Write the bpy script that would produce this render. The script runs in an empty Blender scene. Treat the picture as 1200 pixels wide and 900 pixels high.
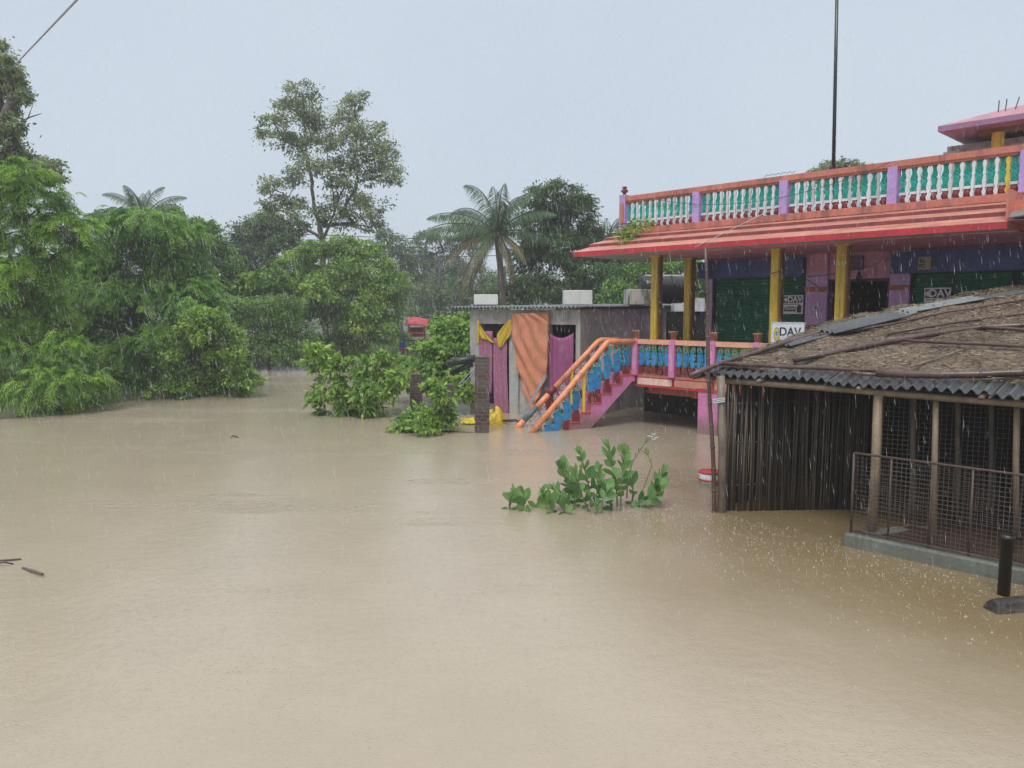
import bpy, math, random
import numpy as np
from mathutils import Vector, Matrix
random.seed(7); rng = np.random.default_rng(11)
PI = math.pi
sc = bpy.context.scene
col = sc.collection
CAMH = 2.8
PITCH = math.atan(87/900)
CAM = Vector((0, 0, CAMH))
def ray(px, py):
    u = (px-600)/900; v = (450-py)/900
    return Vector((u, math.cos(PITCH)+v*math.sin(PITCH), -math.sin(PITCH)+v*math.cos(PITCH)))
def W(px, py, Y):
    d = ray(px, py); return CAM + d*(Y/d.y)
def PPM(Y): return 900*math.cos(PITCH)/Y*1.0      # pixels per metre at distance Y
def WZ(px, py, z=0.0):
    d = ray(px, py); return CAM + d*((z-CAMH)/d.z)
def hit(px, py, p, n):
    d = ray(px, py); n = Vector(n); return CAM + d*((Vector(p)-CAM).dot(n)/d.dot(n))

# ------------------------------------------------------------------ materials
def nt(m):
    m.use_nodes = True; t = m.node_tree; t.nodes.clear(); return t
def N(t, kind, **kw):
    n = t.nodes.new(kind)
    for k, v in kw.items(): setattr(n, k, v)
    return n
def L(t, a, b): t.links.new(a, b)
def ramp(t, fac, stops):
    r = N(t, 'ShaderNodeValToRGB'); e = r.color_ramp.elements
    while len(e) < len(stops): e.new(0.5)
    for i, (p, c) in enumerate(stops):
        e[i].position = p; e[i].color = (*c, 1) if len(c) == 3 else c
    L(t, fac, r.inputs[0]); return r.outputs[0]
def mixc(t, fac, a, b, mode='MIX'):
    n = N(t, 'ShaderNodeMix', data_type='RGBA', blend_type=mode)
    for s, v in ((0, fac), (6, a), (7, b)):
        if isinstance(v, (int, float)): n.inputs[s].default_value = v
        elif isinstance(v, tuple): n.inputs[s].default_value = (*v, 1)
        else: L(t, v, n.inputs[s])
    return n.outputs[2]
def noise(t, scale, detail=4, vec=None, rough=.55, stretch=None):
    n = N(t, 'ShaderNodeTexNoise'); n.inputs['Scale'].default_value = scale
    n.inputs['Detail'].default_value = detail; n.inputs['Roughness'].default_value = rough
    tc = N(t, 'ShaderNodeTexCoord'); v = tc.outputs['Object']
    if stretch:
        mp = N(t, 'ShaderNodeMapping'); mp.inputs['Scale'].default_value = stretch; L(t, v, mp.inputs[0]); v = mp.outputs[0]
    L(t, v, n.inputs['Vector']); return n.outputs['Fac']
def M(name, c, rough=.55, var=.18, scale=2.5, bump=.15, bscale=45, dirt=None, damt=.5, dscale=(5, 5, .8), spec=.5, metal=0, drange=(.5, .68), orand=0, tide=0):
    m = bpy.data.materials.new(name); t = nt(m)
    out = N(t, 'ShaderNodeOutputMaterial'); p = N(t, 'ShaderNodeBsdfPrincipled'); L(t, p.outputs[0], out.inputs[0])
    a = tuple(max(0, x*(1-var)) for x in c); b = tuple(min(1, x*(1+var)) for x in c)
    cc = ramp(t, noise(t, scale, 5), [(.3, a), (.7, b)])
    fine = ramp(t, noise(t, scale*12, 3), [(.35, (.86,)*3), (.65, (1.08,)*3)])
    cc = mixc(t, 1.0, cc, fine, 'MULTIPLY')
    if dirt:
        f = ramp(t, noise(t, 1.4, 6, stretch=dscale, rough=.65), [(drange[0], (0,)*3), (drange[1], (damt,)*3)])
        cc = mixc(t, f, cc, dirt)
    if orand:
        oi = N(t, 'ShaderNodeObjectInfo'); cc = mixc(t, 1.0, cc, ramp(t, oi.outputs['Random'], [(0, (1-orand,)*3), (.35, (1-orand*.25,)*3), (1, (1,)*3)]), 'MULTIPLY')
    if tide:      # dried mud left by the flood on the lowest part
        tc = N(t, 'ShaderNodeTexCoord'); sz = N(t, 'ShaderNodeSeparateXYZ'); L(t, tc.outputs['Object'], sz.inputs[0])
        ad = N(t, 'ShaderNodeMath', operation='MULTIPLY_ADD'); L(t, noise(t, 3.5, 5), ad.inputs[0]); ad.inputs[1].default_value = -.35; L(t, sz.outputs[2], ad.inputs[2])
        cc = mixc(t, ramp(t, ad.outputs[0], [(0, (.75,)*3), (max(.01, tide-.15), (0,)*3)]), cc, (.19, .145, .10))
    L(t, cc, p.inputs['Base Color']); p.inputs['Roughness'].default_value = rough
    p.inputs['Metallic'].default_value = metal; p.inputs['Specular IOR Level'].default_value = spec
    if bump:
        bn = N(t, 'ShaderNodeBump'); bn.inputs['Strength'].default_value = bump; bn.inputs['Distance'].default_value = .02
        L(t, noise(t, bscale, 4), bn.inputs['Height']); L(t, bn.outputs[0], p.inputs['Normal'])
    return m
def leafmat(name, a, b, trans=.3, rough=.5, spec=.35):
    m = bpy.data.materials.new(name); t = nt(m)
    out = N(t, 'ShaderNodeOutputMaterial'); p = N(t, 'ShaderNodeBsdfPrincipled'); tr = N(t, 'ShaderNodeBsdfTranslucent')
    at = N(t, 'ShaderNodeAttribute', attribute_name='tone')
    c = mixc(t, at.outputs['Fac'], a, b)
    big = ramp(t, noise(t, .9, 3), [(.35, (.75, .8, .72)), (.68, (1.2, 1.15, 1.05))])
    c = mixc(t, 1.0, c, big, 'MULTIPLY')
    L(t, c, p.inputs['Base Color']); L(t, c, tr.inputs[0])
    p.inputs['Roughness'].default_value = rough; p.inputs['Specular IOR Level'].default_value = spec
    mx = N(t, 'ShaderNodeMixShader'); mx.inputs[0].default_value = trans
    L(t, p.outputs[0], mx.inputs[1]); L(t, tr.outputs[0], mx.inputs[2]); L(t, mx.outputs[0], out.inputs[0])
    return m

# ------------------------------------------------------------------ mesh building
class MB:
    def __init__(s): s.v = []; s.f = []; s.m = []; s.mi = 0
    def add(s, vs, fs, mi=None):
        o = len(s.v); s.v += [tuple(v) for v in vs]; s.f += [tuple(i+o for i in f) for f in fs]
        s.m += [s.mi if mi is None else mi]*len(fs); return s
    def box(s, c, d, rz=0, mi=None, tilt=None):
        x, y, z = d[0]/2, d[1]/2, d[2]/2
        R = Matrix.Rotation(rz, 3, 'Z')
        if tilt: R = R @ Matrix.Rotation(tilt[0], 3, tilt[1])
        vs = [Vector(c)+R @ Vector(p) for p in ((-x,-y,-z),(x,-y,-z),(x,y,-z),(-x,y,-z),(-x,-y,z),(x,-y,z),(x,y,z),(-x,y,z))]
        return s.add(vs, [(0,3,2,1),(4,5,6,7),(0,1,5,4),(1,2,6,5),(2,3,7,6),(3,0,4,7)], mi)
    def bx(s, x0, x1, y0, y1, z0, z1, mi=None):
        return s.box(((x0+x1)/2, (y0+y1)/2, (z0+z1)/2), (x1-x0, y1-y0, z1-z0), 0, mi)
    def prism(s, pts, th, mi=None):
        n = len(pts); th = Vector(th); a = [Vector(p) for p in pts]; b = [p+th for p in a]
        return s.add(a+b, [tuple(range(n))[::-1], tuple(range(n, 2*n))]+[(i, (i+1) % n, n+(i+1) % n, n+i) for i in range(n)], mi)
    def path(s, pts, rs, n=6, mi=None, closed=False):
        pts = [Vector(p) for p in pts]; k = len(pts)
        if not hasattr(rs, '__len__'): rs = [rs]*k
        vs = []; prev = None
        for i, p in enumerate(pts):
            a = pts[(i-1) % k] if (closed or i > 0) else p; b = pts[(i+1) % k] if (closed or i < k-1) else p
            d = (b-a); d = d.normalized() if d.length > 1e-9 else Vector((0, 0, 1))
            if prev is None: u = d.orthogonal().normalized()
            else:
                u = prev-d*prev.dot(d); u = u.normalized() if u.length > 1e-6 else d.orthogonal().normalized()
            prev = u; w = d.cross(u)
            for j in range(n):
                an = 2*PI*j/n; vs.append(p+(u*math.cos(an)+w*math.sin(an))*rs[i])
        fs = []
        for i in range(k if closed else k-1):
            i2 = (i+1) % k
            for j in range(n): fs.append((i*n+j, i*n+(j+1) % n, i2*n+(j+1) % n, i2*n+j))
        if not closed: fs += [tuple(range(n))[::-1], tuple((k-1)*n+j for j in range(n))]
        return s.add(vs, fs, mi)
    def lathe(s, c, prof, n=16, mi=None, sx=1, sy=1, phase=0):
        vs = []; fs = []
        for r, z in prof:
            for j in range(n):
                an = 2*PI*j/n+phase; vs.append((c[0]+r*math.cos(an)*sx, c[1]+r*math.sin(an)*sy, c[2]+z))
        k = len(prof)
        for i in range(k-1):
            for j in range(n): fs.append((i*n+j, i*n+(j+1) % n, (i+1)*n+(j+1) % n, (i+1)*n+j))
        fs += [tuple(range(n))[::-1], tuple((k-1)*n+j for j in range(n))]
        return s.add(vs, fs, mi)
    def grid(s, P, mi=None, thick=None):
        r = len(P); c = len(P[0]); vs = [p for row in P for p in row]
        fs = [(i*c+j, i*c+j+1, (i+1)*c+j+1, (i+1)*c+j) for i in range(r-1) for j in range(c-1)]
        if thick is not None:
            th = Vector(thick); nb = len(vs); vs += [Vector(p)+th for p in vs]
            f2 = [tuple(nb+i for i in f[::-1]) for f in fs]
            ed = [i for i in range(c)]+[i*c+c-1 for i in range(1, r)]+[(r-1)*c+j for j in range(c-2, -1, -1)]+[i*c for i in range(r-2, 0, -1)]
            fe = [(ed[(i+1) % len(ed)], ed[i], nb+ed[i], nb+ed[(i+1) % len(ed)]) for i in range(len(ed))]
            fs = fs+f2+fe
        return s.add(vs, fs, mi)
    def mesh(s, name, mats, off=(0, 0, 0), smooth=False):
        me = bpy.data.meshes.new(name); off = Vector(off)
        me.from_pydata([Vector(v)-off for v in s.v], [], s.f)
        for m in (mats if isinstance(mats, (list, tuple)) else [mats]): me.materials.append(m)
        me.polygons.foreach_set('material_index', s.m)
        if smooth: me.polygons.foreach_set('use_smooth', [True]*len(s.f))
        me.update(); return me
    def build(s, name, mats, parent=None, off=(0, 0, 0), smooth=False, loc=None):
        return link(name, s.mesh(name, mats, off, smooth), parent, loc)
def link(name, me, parent=None, loc=None, rz=None):
    o = bpy.data.objects.new(name, me); col.objects.link(o); o.parent = parent
    if loc is not None: o.location = loc
    if rz is not None: o.rotation_euler = (0, 0, rz)
    return o
def tag(o, label=None, cat=None, group=None, kind=None):
    for k, v in (('label', label), ('category', cat), ('group', group), ('kind', kind)):
        if v: o[k] = v
    return o
def thing(name, label, cat, loc=(0, 0, 0), rz=0, group=None):
    o = link(name, None, None, loc, rz); o.empty_display_size = .2; return tag(o, label, cat, group)
def top(mb, name, mats, label, cat, off, group=None, smooth=False):
    """a thing that is one mesh, origin at its base"""
    return tag(mb.build(name, mats, None, off, smooth, off), label, cat, group)
def npmesh(name, V, F, mat, tone=None, mi=None, mats=None):
    me = bpy.data.meshes.new(name); nv = len(V); k = F.shape[1]; nf = len(F)
    me.vertices.add(nv); me.vertices.foreach_set('co', V.astype(np.float32).ravel())
    me.loops.add(nf*k); me.loops.foreach_set('vertex_index', F.astype(np.int32).ravel())
    me.polygons.add(nf); me.polygons.foreach_set('loop_start', np.arange(0, nf*k, k, dtype=np.int32))
    for m in (mats or [mat]): me.materials.append(m)
    if tone is not None:
        a = me.attributes.new('tone', 'FLOAT', 'FACE'); a.data.foreach_set('value', tone.astype(np.float32))
    me.update(calc_edges=True); me.validate(); return me
def nrm(a): return a/np.maximum(np.linalg.norm(a, axis=1, keepdims=True), 1e-9)
def leafquads(C, D, S, Ln, Wd, droop=.15):
    """leaf diamonds folded a little: C start, D direction, S side (unit), lengths, widths"""
    Ln = Ln[:, None]; Wd = Wd[:, None]
    n = np.cross(D, S)
    a = C; b = C+D*Ln*.45+S*Wd*.5+n*Wd*.12; c = C+D*Ln+np.array([0, 0, -1.])*Ln*droop; d = C+D*Ln*.45-S*Wd*.5+n*Wd*.12
    V = np.stack([a, b, c, d], 1).reshape(-1, 3); F = np.arange(len(V)).reshape(-1, 4); return V, F
def randunit(n):
    return nrm(rng.normal(size=(n, 3)))
def clump_points(blobs, n, sub=26, sig=.2, shell=(.55, 1.0)):
    """blobs: (cx,cy,cz,rx,ry,rz).  returns points, outward dirs"""
    vol = np.array([(b[3]*b[5])**1.0 for b in blobs]); cnt = np.maximum(1, (vol/vol.sum()*n)).astype(int)
    P = []; O = []; T = []
    for b, k in zip(blobs, cnt):
        c = np.array(b[:3]); r = np.array(b[3:6]); ns = max(6, int(sub*(.6+.8*rng.random())))
        u = randunit(ns); u[:, 2] = np.where(u[:, 2] < -.55, -u[:, 2]*.5, u[:, 2]); u = nrm(u)
        sc_ = c+u*r*rng.uniform(shell[0], shell[1], (ns, 1))
        ss = rng.uniform(.6, 1.3, ns)*sig
        i = rng.integers(0, ns, k); p = sc_[i]+rng.normal(size=(k, 3))*r*ss[i][:, None]*np.array([1, 1, .8])
        P.append(p); O.append(nrm((p-c)/r+1e-6)); T.append(rng.uniform(-.24, .24, ns)[i])
    return np.concatenate(P), np.concatenate(O), np.concatenate(T)
def crown_leaves(name, blobs, n, ll, mat, parent, off, aspect=.45, sub=26, sig=.2, droop=.25, up=.2, shell=(.55, 1.0)):
    P, O, T = clump_points(blobs, n, sub, sig, shell)
    k = len(P); D = nrm(O*.7+randunit(k)*.9+np.array([0, 0, -droop])); S = nrm(np.cross(D, randunit(k)*.8+np.array([0, 0, 1.])))
    Ln = ll*rng.uniform(.6, 1.35, k); V, F = leafquads(P, D, S, Ln, Ln*aspect)
    tone = np.clip(rng.normal(.5, .22, k)+T*1.4, 0, 1)
    me = npmesh(name, V-np.array(off), F, mat, tone); return link(name, me, parent)
def frond_leaves(name, blobs, n, fl, mat, parent, off, pairs=8, lw=.035, ll=.12, sub=26, sig=.2, droop=.7, shell=(.6, 1.05)):
    """feathery compound leaves: every frond a drooping stalk with leaflet pairs"""
    P, O, T = clump_points(blobs, n, sub, sig, shell)
    k = len(P); H = nrm(O*np.array([1, 1, .5])+randunit(k)*.7+np.array([0, 0, .1])); L0 = fl*rng.uniform(.65, 1.25, k)
    Vs = []; tn = []
    t0 = np.clip(rng.normal(.5, .2, k)+T*1.6, 0, 1)
    for j in range(pairs):
        s = (j+.6)/pairs
        C = P+H*(L0*s)[:, None]+np.array([0, 0, -1.])*(L0*droop*s*s)[:, None]
        tang = nrm(H+np.array([0, 0, -1.])*2*droop*s); side = nrm(np.cross(tang, np.array([0, 0, 1.])+randunit(k)*.35))
        for sg in (-1, 1):
            D = nrm(side*sg+tang*.55+np.array([0, 0, -.35])+randunit(k)*.12)
            Ln = ll*(1-.55*abs(s-.45))*rng.uniform(.8, 1.2, k)
            V, _ = leafquads(C, D, tang, Ln, np.full(k, lw)); Vs.append(V); tn.append(np.clip(t0+rng.normal(0, .06, k), 0, 1))
    V = np.concatenate(Vs); F = np.arange(len(V)).reshape(-1, 4)
    return link(name, npmesh(name, V-np.array(off), F, mat, np.concatenate(tn)), parent)
def limbs(name, base, blobs, r0, mat, parent, off, extra=3, fork=.35, wob=.12, trunkpts=None):
    """branch skeleton: every crown lump hangs on the nearest limb that is closer to the root"""
    mb = MB(); base = Vector(base); cs = [Vector(b[:3]) for b in blobs]
    hi = max(c.z for c in cs); mean = sum(cs, Vector())/len(cs)
    fk = Vector((base.x+(mean.x-base.x)*.4, base.y+(mean.y-base.y)*.4, base.z+(hi-base.z)*fork))
    pos = [base-Vector((0, 0, .4))]; par = [-1]
    if trunkpts:
        for q, k_ in trunkpts: pos.append(Vector(q)); par.append(len(pos)-2 if k_ is None else k_)
        fk = pos[2]
    else:
        for q in (base.lerp(fk, .5), fk): pos.append(Vector(q)); par.append(len(pos)-2)
    nt_ = len(pos); order = sorted(range(len(cs)), key=lambda i: (cs[i]-fk).length)
    rad = {}
    for i in order:
        c = cs[i]; best, bd = 1, 1e9
        for k in range(1, len(pos)):
            d = (pos[k]-c).length+(0 if pos[k].z < c.z+.2 else 2.5*(pos[k].z-c.z))+.25*(pos[k]-fk).length
            if d < bd: bd, best = d, k
        p0 = pos[best]; mid = p0.lerp(c, .5)+Vector((random.uniform(-1, 1), random.uniform(-1, 1), random.uniform(-.3, .6)))*(c-p0).length*wob
        pos.append(mid); par.append(best); pos.append(c); par.append(len(pos)-2); rad[len(pos)-1] = blobs[i]
        r = (blobs[i][3]+blobs[i][5])*.5
        for e in range(extra):
            d = Vector((random.gauss(0, 1), random.gauss(0, 1), random.gauss(.4, .8))).normalized(); k = len(pos)-1 if e % 2 == 0 else len(pos)-1
            pos.append(c+Vector((d.x*blobs[i][3], d.y*blobs[i][4], d.z*blobs[i][5]))*random.uniform(.5, .95)); par.append(len(pos)-2-e)
    w = [0]*len(pos); leaf = set(range(len(pos)))-set(par)
    for i in leaf:
        k = i
        while k >= 0: w[k] += 1; k = par[k]
    tot = max(w); R = [max(.012, r0*(x/tot)**.55) for x in w]
    for i in range(1, len(pos)):
        a, b = pos[par[i]], pos[i]; q = [a.lerp(b, f)+Vector((random.uniform(-1, 1), random.uniform(-1, 1), random.uniform(-1, 1)))*(b-a).length*(.05 if 0 < f < 1 else 0) for f in (0, .35, .7, 1)]
        ra = min(R[par[i]], R[i]*1.35); mb.path(q, [ra, ra+(R[i]-ra)*.35, ra+(R[i]-ra)*.7, R[i]*(1 if i not in leaf else .5)], 6)
    return mb.build(name, mat, parent, off, True)
def pxblobs(lst, Y, thick=1.0, jit=.8):
    """(px,py,rpx[,rypx[,dY]]) crown lumps at their distance, as real lumps with depth"""
    out = []
    for b in lst:
        px, py, r = b[:3]; ry = b[3] if len(b) > 3 else r; dy = b[4] if len(b) > 4 else random.uniform(-jit, jit)
        w = W(px, py, Y+dy); s = 1/PPM(Y+dy); out.append((w.x, w.y, w.z, r*s, max(r, ry)*s*thick*.9, ry*s))
    return out
# ------------------------------------------------------------------ palette
RED = M('red_paint', (.50, .03, .045), .45, .2, 2, .1, dirt=(.16, .05, .04), damt=.55)
SALMON = M('salmon_paint', (.54, .18, .13), .5, .18, 1.5, .12, dirt=(.20, .085, .07), damt=.85, dscale=(3, 3, .5))
SALMON_PALE = M('faded_salmon_paint', (.56, .245, .18), .5, .22, 2, .12, dirt=(.26, .085, .07), damt=.85, dscale=(.7, 6, 6))
ORANGE = M('orange_paint', (.86, .32, .14), .42, .1, 2, .1, dirt=(.38, .17, .10), damt=.65, dscale=(4, 4, 4))
PEACH = M('peach_paint', (.82, .42, .27), .42, .1, 2, .05, dirt=(.5, .25, .18), damt=.4)
PINK = M('pink_paint', (.62, .21, .42), .45, .08, 1.5, .07, dirt=(.30, .13, .21), damt=.55, dscale=(3, 3, .5), tide=.42)
PINK_WALL = M('pink_wall_paint', (.64, .29, .42), .55, .12, 1.2, .1, dirt=(.22, .10, .16), damt=.5)
LILACP = M('lilac_post_paint', (.47, .30, .62), .5, .1, 1.5, .08, dirt=(.26, .17, .30), damt=.5)
LILAC = M('lifted_lilac_paint', (.60, .36, .68), .5, .1, 1.5, .08, dirt=(.28, .17, .30), damt=.4)  # post lilac lightened to make up for the shade under the eave
BRICKRED = M('brick_red_paint', (.30, .045, .03), .5, .2, 4, .1)
MAROON = M('maroon_paint', (.19, .025, .03), .5, .25, 5, .1)
WHITE = M('white_paint', (.70, .72, .72), .5, .06, 3, .1, dirt=(.20, .21, .19), damt=.6, dscale=(4, 4, 1))
SLATWHITE = M('weathered_white_paint', (.72, .74, .76), .5, .06, 3, .1, dirt=(.13, .14, .11), damt=.75, dscale=(1.1, 1.1, .7), drange=(.56, .63), orand=.45)
TEAL = M('teal_paint', (.02, .46, .37), .45, .25, 6, .15, dirt=(.02, .16, .15), damt=.6)
BLUE = M('bright_blue_paint', (.03, .25, .58), .45, .3, 9, .15, dirt=(.05, .10, .16), damt=.7, dscale=(7, 7, 3), orand=.35)
YELLOW = M('mustard_paint', (.70, .49, .055), .45, .12, 2, .1, dirt=(.20, .11, .02), damt=.75, dscale=(6, 6, .5))
BROWNPT = M('brown_stained_paint', (.20, .085, .02), .5, .3, 3, .1, dirt=(.06, .035, .02), damt=.8)
GREENSH = M('dark_green_shutter_paint', (.015, .17, .10), .4, .25, 2, .05, dirt=(.015, .06, .04), damt=.5)
NAVY = M('navy_board', (.05, .07, .26), .45, .2, 2, .03, dirt=(.02, .02, .04), damt=.6)
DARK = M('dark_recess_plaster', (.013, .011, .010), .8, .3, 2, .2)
GREYPL = M('grey_cement_plaster', (.40, .375, .36), .75, .2, 1.1, .35, 30, dirt=(.13, .11, .10), damt=.75, dscale=(1.3, 1.3, .6), tide=.5)
DARKPL = M('rain_soaked_cement_plaster', (.42, .40, .385), .6, .25, 1.3, .5, 22, dirt=(.15, .14, .13), damt=.6, dscale=(1.1, 1.1, 1.0))
PALEPL = M('pale_cement', (.42, .41, .38), .7, .15, 2, .2, dirt=(.2, .19, .17), damt=.6)
WHITEBLK = M('whitewashed_block', (.68, .68, .64), .7, .06, 4, .3, 25, dirt=(.40, .40, .36), damt=.5)
DIRTYBLK = M('stained_concrete_block', (.50, .47, .42), .7, .12, 4, .4, 20, dirt=(.10, .09, .07), damt=.9, drange=(.47, .6))
ASB = M('dark_corrugated_sheet', (.088, .092, .096), .4, .3, 1.5, .15, 30, dirt=(.05, .05, .05), damt=.6, spec=.6)
ASBL = M('pale_corrugated_sheet', (.21, .22, .22), .5, .2, 1.5, .15, 30, dirt=(.15, .15, .15), damt=.6)
WOOD = M('weathered_pole_wood', (.20, .155, .115), .6, .35, 3, .4, 30, dirt=(.06, .045, .035), damt=.8, dscale=(8, 8, .8))
WOODL = M('pale_beam_wood', (.24, .18, .115), .55, .3, 3, .3, 30, dirt=(.12, .08, .05), damt=.7)
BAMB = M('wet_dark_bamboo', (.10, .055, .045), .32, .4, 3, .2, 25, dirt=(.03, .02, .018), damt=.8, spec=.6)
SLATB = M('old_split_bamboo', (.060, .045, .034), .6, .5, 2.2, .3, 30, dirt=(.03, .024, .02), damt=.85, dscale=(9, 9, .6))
RUST = M('rusty_steel', (.10, .065, .055), .6, .3, 5, .2, dirt=(.05, .03, .028), damt=.7)
WIREM = M('rusty_wire', (.10, .08, .07), .6, .3, 5, 0)
STEEL = M('dull_galvanised_steel', (.32, .34, .36), .4, .2, 4, .1, metal=.4)
BLACKP = M('black_plastic', (.012, .012, .013), .3, .3, 3, .05, spec=.6)
CABLE = M('grey_cable', (.06, .065, .07), .5, .1, 3, 0)
TERRA = M('terracotta', (.42, .17, .085), .6, .15, 8, .15, dirt=(.2, .09, .05), damt=.5)
SOIL = M('wet_soil', (.06, .034, .023), .6, .3, 3, .8, 14)
KERB = M('mossy_cement', (.155, .165, .135), .6, .25, 2, .35, 25, dirt=(.09, .10, .075), damt=.7)
BARK = M('bark', (.10, .08, .065), .8, .3, 6, .6, 20)
INK = M('dark_ink', (.02, .025, .03), .6, .1, 3, 0)
PAPER = M('white_flex_print', (.74, .77, .84), .4, .03, 2, 0)
GREYPAPER = M('wet_grey_paper', (.72, .73, .75), .5, .12, 8, 0)

# ------------------------------------------------------------------ setting: water, ground
def ground_h(x, y):
    left = -11.8 - x + .6*math.sin(y*.31)+.5*math.sin(y*.73+1)
    far = y-(39.5+.25*(x+6))
    far = min(far, 60)
    behind_hut = min(y-21.5, x-2.0+ (y-20)*.0) if x > -1.5 else -9
    d = max(left if y > 19 else min(left, y-14-(-11.8-x)*0)-2, far, behind_hut*.6)
    t = max(0, min(1, (d+2.0)/3.4))
    return -.75+1.0*t*t*(3-2*t)+.06*math.sin(x*1.7)*math.sin(y*1.3)
gm = M('muddy_grassy_ground', (.075, .085, .035), .85, .35, .6, .8, 8, dirt=(.20, .15, .10), damt=.8, dscale=(.5, .5, .5))
xs = np.unique(np.concatenate([np.linspace(-600, -40, 9), np.linspace(-40, 40, 81), np.linspace(40, 600, 9)]))
ys = np.unique(np.concatenate([np.linspace(-600, -10, 7), np.linspace(-10, 80, 91), np.linspace(80, 600, 9)]))
mb = MB(); mb.grid([[(x, y, ground_h(x, y)) for x in xs] for y in ys])
tag(mb.build('ground', gm, smooth=True), kind='structure')

wm = bpy.data.materials.new('muddy_flood_water'); t = nt(wm)
out = N(t, 'ShaderNodeOutputMaterial'); p = N(t, 'ShaderNodeBsdfPrincipled'); L(t, p.outputs[0], out.inputs[0])
cc = ramp(t, noise(t, .12, 4), [(.3, (.395, .328, .236)), (.7, (.435, .365, .27))])
cc = mixc(t, 1.0, cc, ramp(t, noise(t, 1.1, 5), [(.3, (.95, .95, .95)), (.7, (1.03, 1.03, 1.03))]), 'MULTIPLY')
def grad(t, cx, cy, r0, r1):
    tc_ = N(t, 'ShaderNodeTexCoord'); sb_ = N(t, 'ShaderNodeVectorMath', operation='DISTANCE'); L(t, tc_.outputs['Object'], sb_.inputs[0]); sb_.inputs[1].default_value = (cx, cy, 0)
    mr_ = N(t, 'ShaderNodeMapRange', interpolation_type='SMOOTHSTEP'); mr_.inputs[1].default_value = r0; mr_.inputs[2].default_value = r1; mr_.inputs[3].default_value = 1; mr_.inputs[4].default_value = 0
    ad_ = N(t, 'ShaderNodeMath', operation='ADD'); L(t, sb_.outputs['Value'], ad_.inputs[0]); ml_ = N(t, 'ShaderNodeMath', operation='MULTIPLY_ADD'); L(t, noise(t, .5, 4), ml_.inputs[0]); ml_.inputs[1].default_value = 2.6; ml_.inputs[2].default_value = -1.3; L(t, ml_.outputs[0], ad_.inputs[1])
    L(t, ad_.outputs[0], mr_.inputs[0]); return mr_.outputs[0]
cc = mixc(t, grad(t, 6.6, 9.6, 2.8, 7.2), cc, (.225, .165, .085))  # browner towards the shed: its shade and dark reflection put into the base colour
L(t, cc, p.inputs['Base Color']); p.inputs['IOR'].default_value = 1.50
p.inputs['Specular IOR Level'].default_value = .5
patch = ramp(t, noise(t, .42, 7, stretch=(.32, 1.5, 1), rough=.66), [(.555, (0,)*3), (.625, (1,)*3)])
def mth(t, op, a, b=None):
    n = N(t, 'ShaderNodeMath', operation=op)
    for i, v in enumerate((a, b)):
        if v is None: continue
        if isinstance(v, (int, float)): n.inputs[i].default_value = v
        else: L(t, v, n.inputs[i])
    return n.outputs[0]
tcy = N(t, 'ShaderNodeTexCoord'); sy_ = N(t, 'ShaderNodeSeparateXYZ'); L(t, tcy.outputs['Object'], sy_.inputs[0])
my_ = N(t, 'ShaderNodeMapRange', interpolation_type='SMOOTHSTEP'); my_.inputs[1].default_value = 8.0; my_.inputs[2].default_value = 12.5; my_.inputs[3].default_value = .12; my_.inputs[4].default_value = 1.0; L(t, sy_.outputs[1], my_.inputs[0])
patch = mth(t, 'MULTIPLY', patch, my_.outputs[0])
L(t, mth(t, 'MULTIPLY_ADD', patch, .10), p.inputs['Roughness'])
p.inputs['Roughness'].links[0].from_node.inputs[2].default_value = .09
# wavelets + rain dimples (ring pattern round random points)
w1 = noise(t, 7.5, 5, rough=.62); w2 = noise(t, 34, 3, rough=.6)
def rings(scale, k):
    tc = N(t, 'ShaderNodeTexCoord'); v = N(t, 'ShaderNodeTexVoronoi', voronoi_dimensions='2D'); v.inputs['Scale'].default_value = scale
    L(t, tc.outputs['Object'], v.inputs['Vector'])
    d = v.outputs['Distance']; s = mth(t, 'SINE', mth(t, 'MULTIPLY', d, k))
    fade = mth(t, 'MAXIMUM', mth(t, 'SUBTRACT', 1.0, mth(t, 'MULTIPLY', d, 2.4)), 0)
    return mth(t, 'MULTIPLY', s, mth(t, 'MULTIPLY', fade, fade))
h = mth(t, 'ADD', mth(t, 'MULTIPLY', w1, 1.0), mth(t, 'MULTIPLY', w2, .22))
h = mth(t, 'ADD', h, mth(t, 'MULTIPLY', rings(6, 34), .20)); h = mth(t, 'ADD', h, mth(t, 'MULTIPLY', rings(15, 22), .22))
bn = N(t, 'ShaderNodeBump'); bn.inputs['Distance'].default_value = .028
L(t, mth(t, 'MULTIPLY_ADD', patch, 1.3), bn.inputs['Strength']); bn.inputs['Strength'].links[0].from_node.inputs[2].default_value = .24
L(t, h, bn.inputs['Height']); L(t, bn.outputs[0], p.inputs['Normal'])
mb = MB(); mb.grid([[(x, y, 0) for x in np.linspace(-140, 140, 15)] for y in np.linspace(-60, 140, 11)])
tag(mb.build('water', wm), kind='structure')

# ------------------------------------------------------------------ the shop house (own frame: x along the front, y into the house)
HX, HY = 3.0, 18.5
R_ = Vector((.697, -.717, 0)); B_ = Vector((.717, .697, 0)); HA = math.atan2(-.717, .697)
HP = Vector((HX, HY, 0))
def hloc(w): d = Vector(w)-HP; return Vector((d.dot(R_), d.dot(B_), w[2]))
def hw(x, y, z): return HP+R_*x+B_*y+Vector((0, 0, z))
def hl(px, py, y): return hloc(hit(px, py, HP+B_*y, B_))
house = thing('shop_house', 'pink and lilac two-level shop house with salmon roof balustrade and green shutters', 'building', (HX, HY, 0), HA)
ZD = 1.26; ZE = 4.10; YW = 2.35; XR = 12.0
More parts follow.
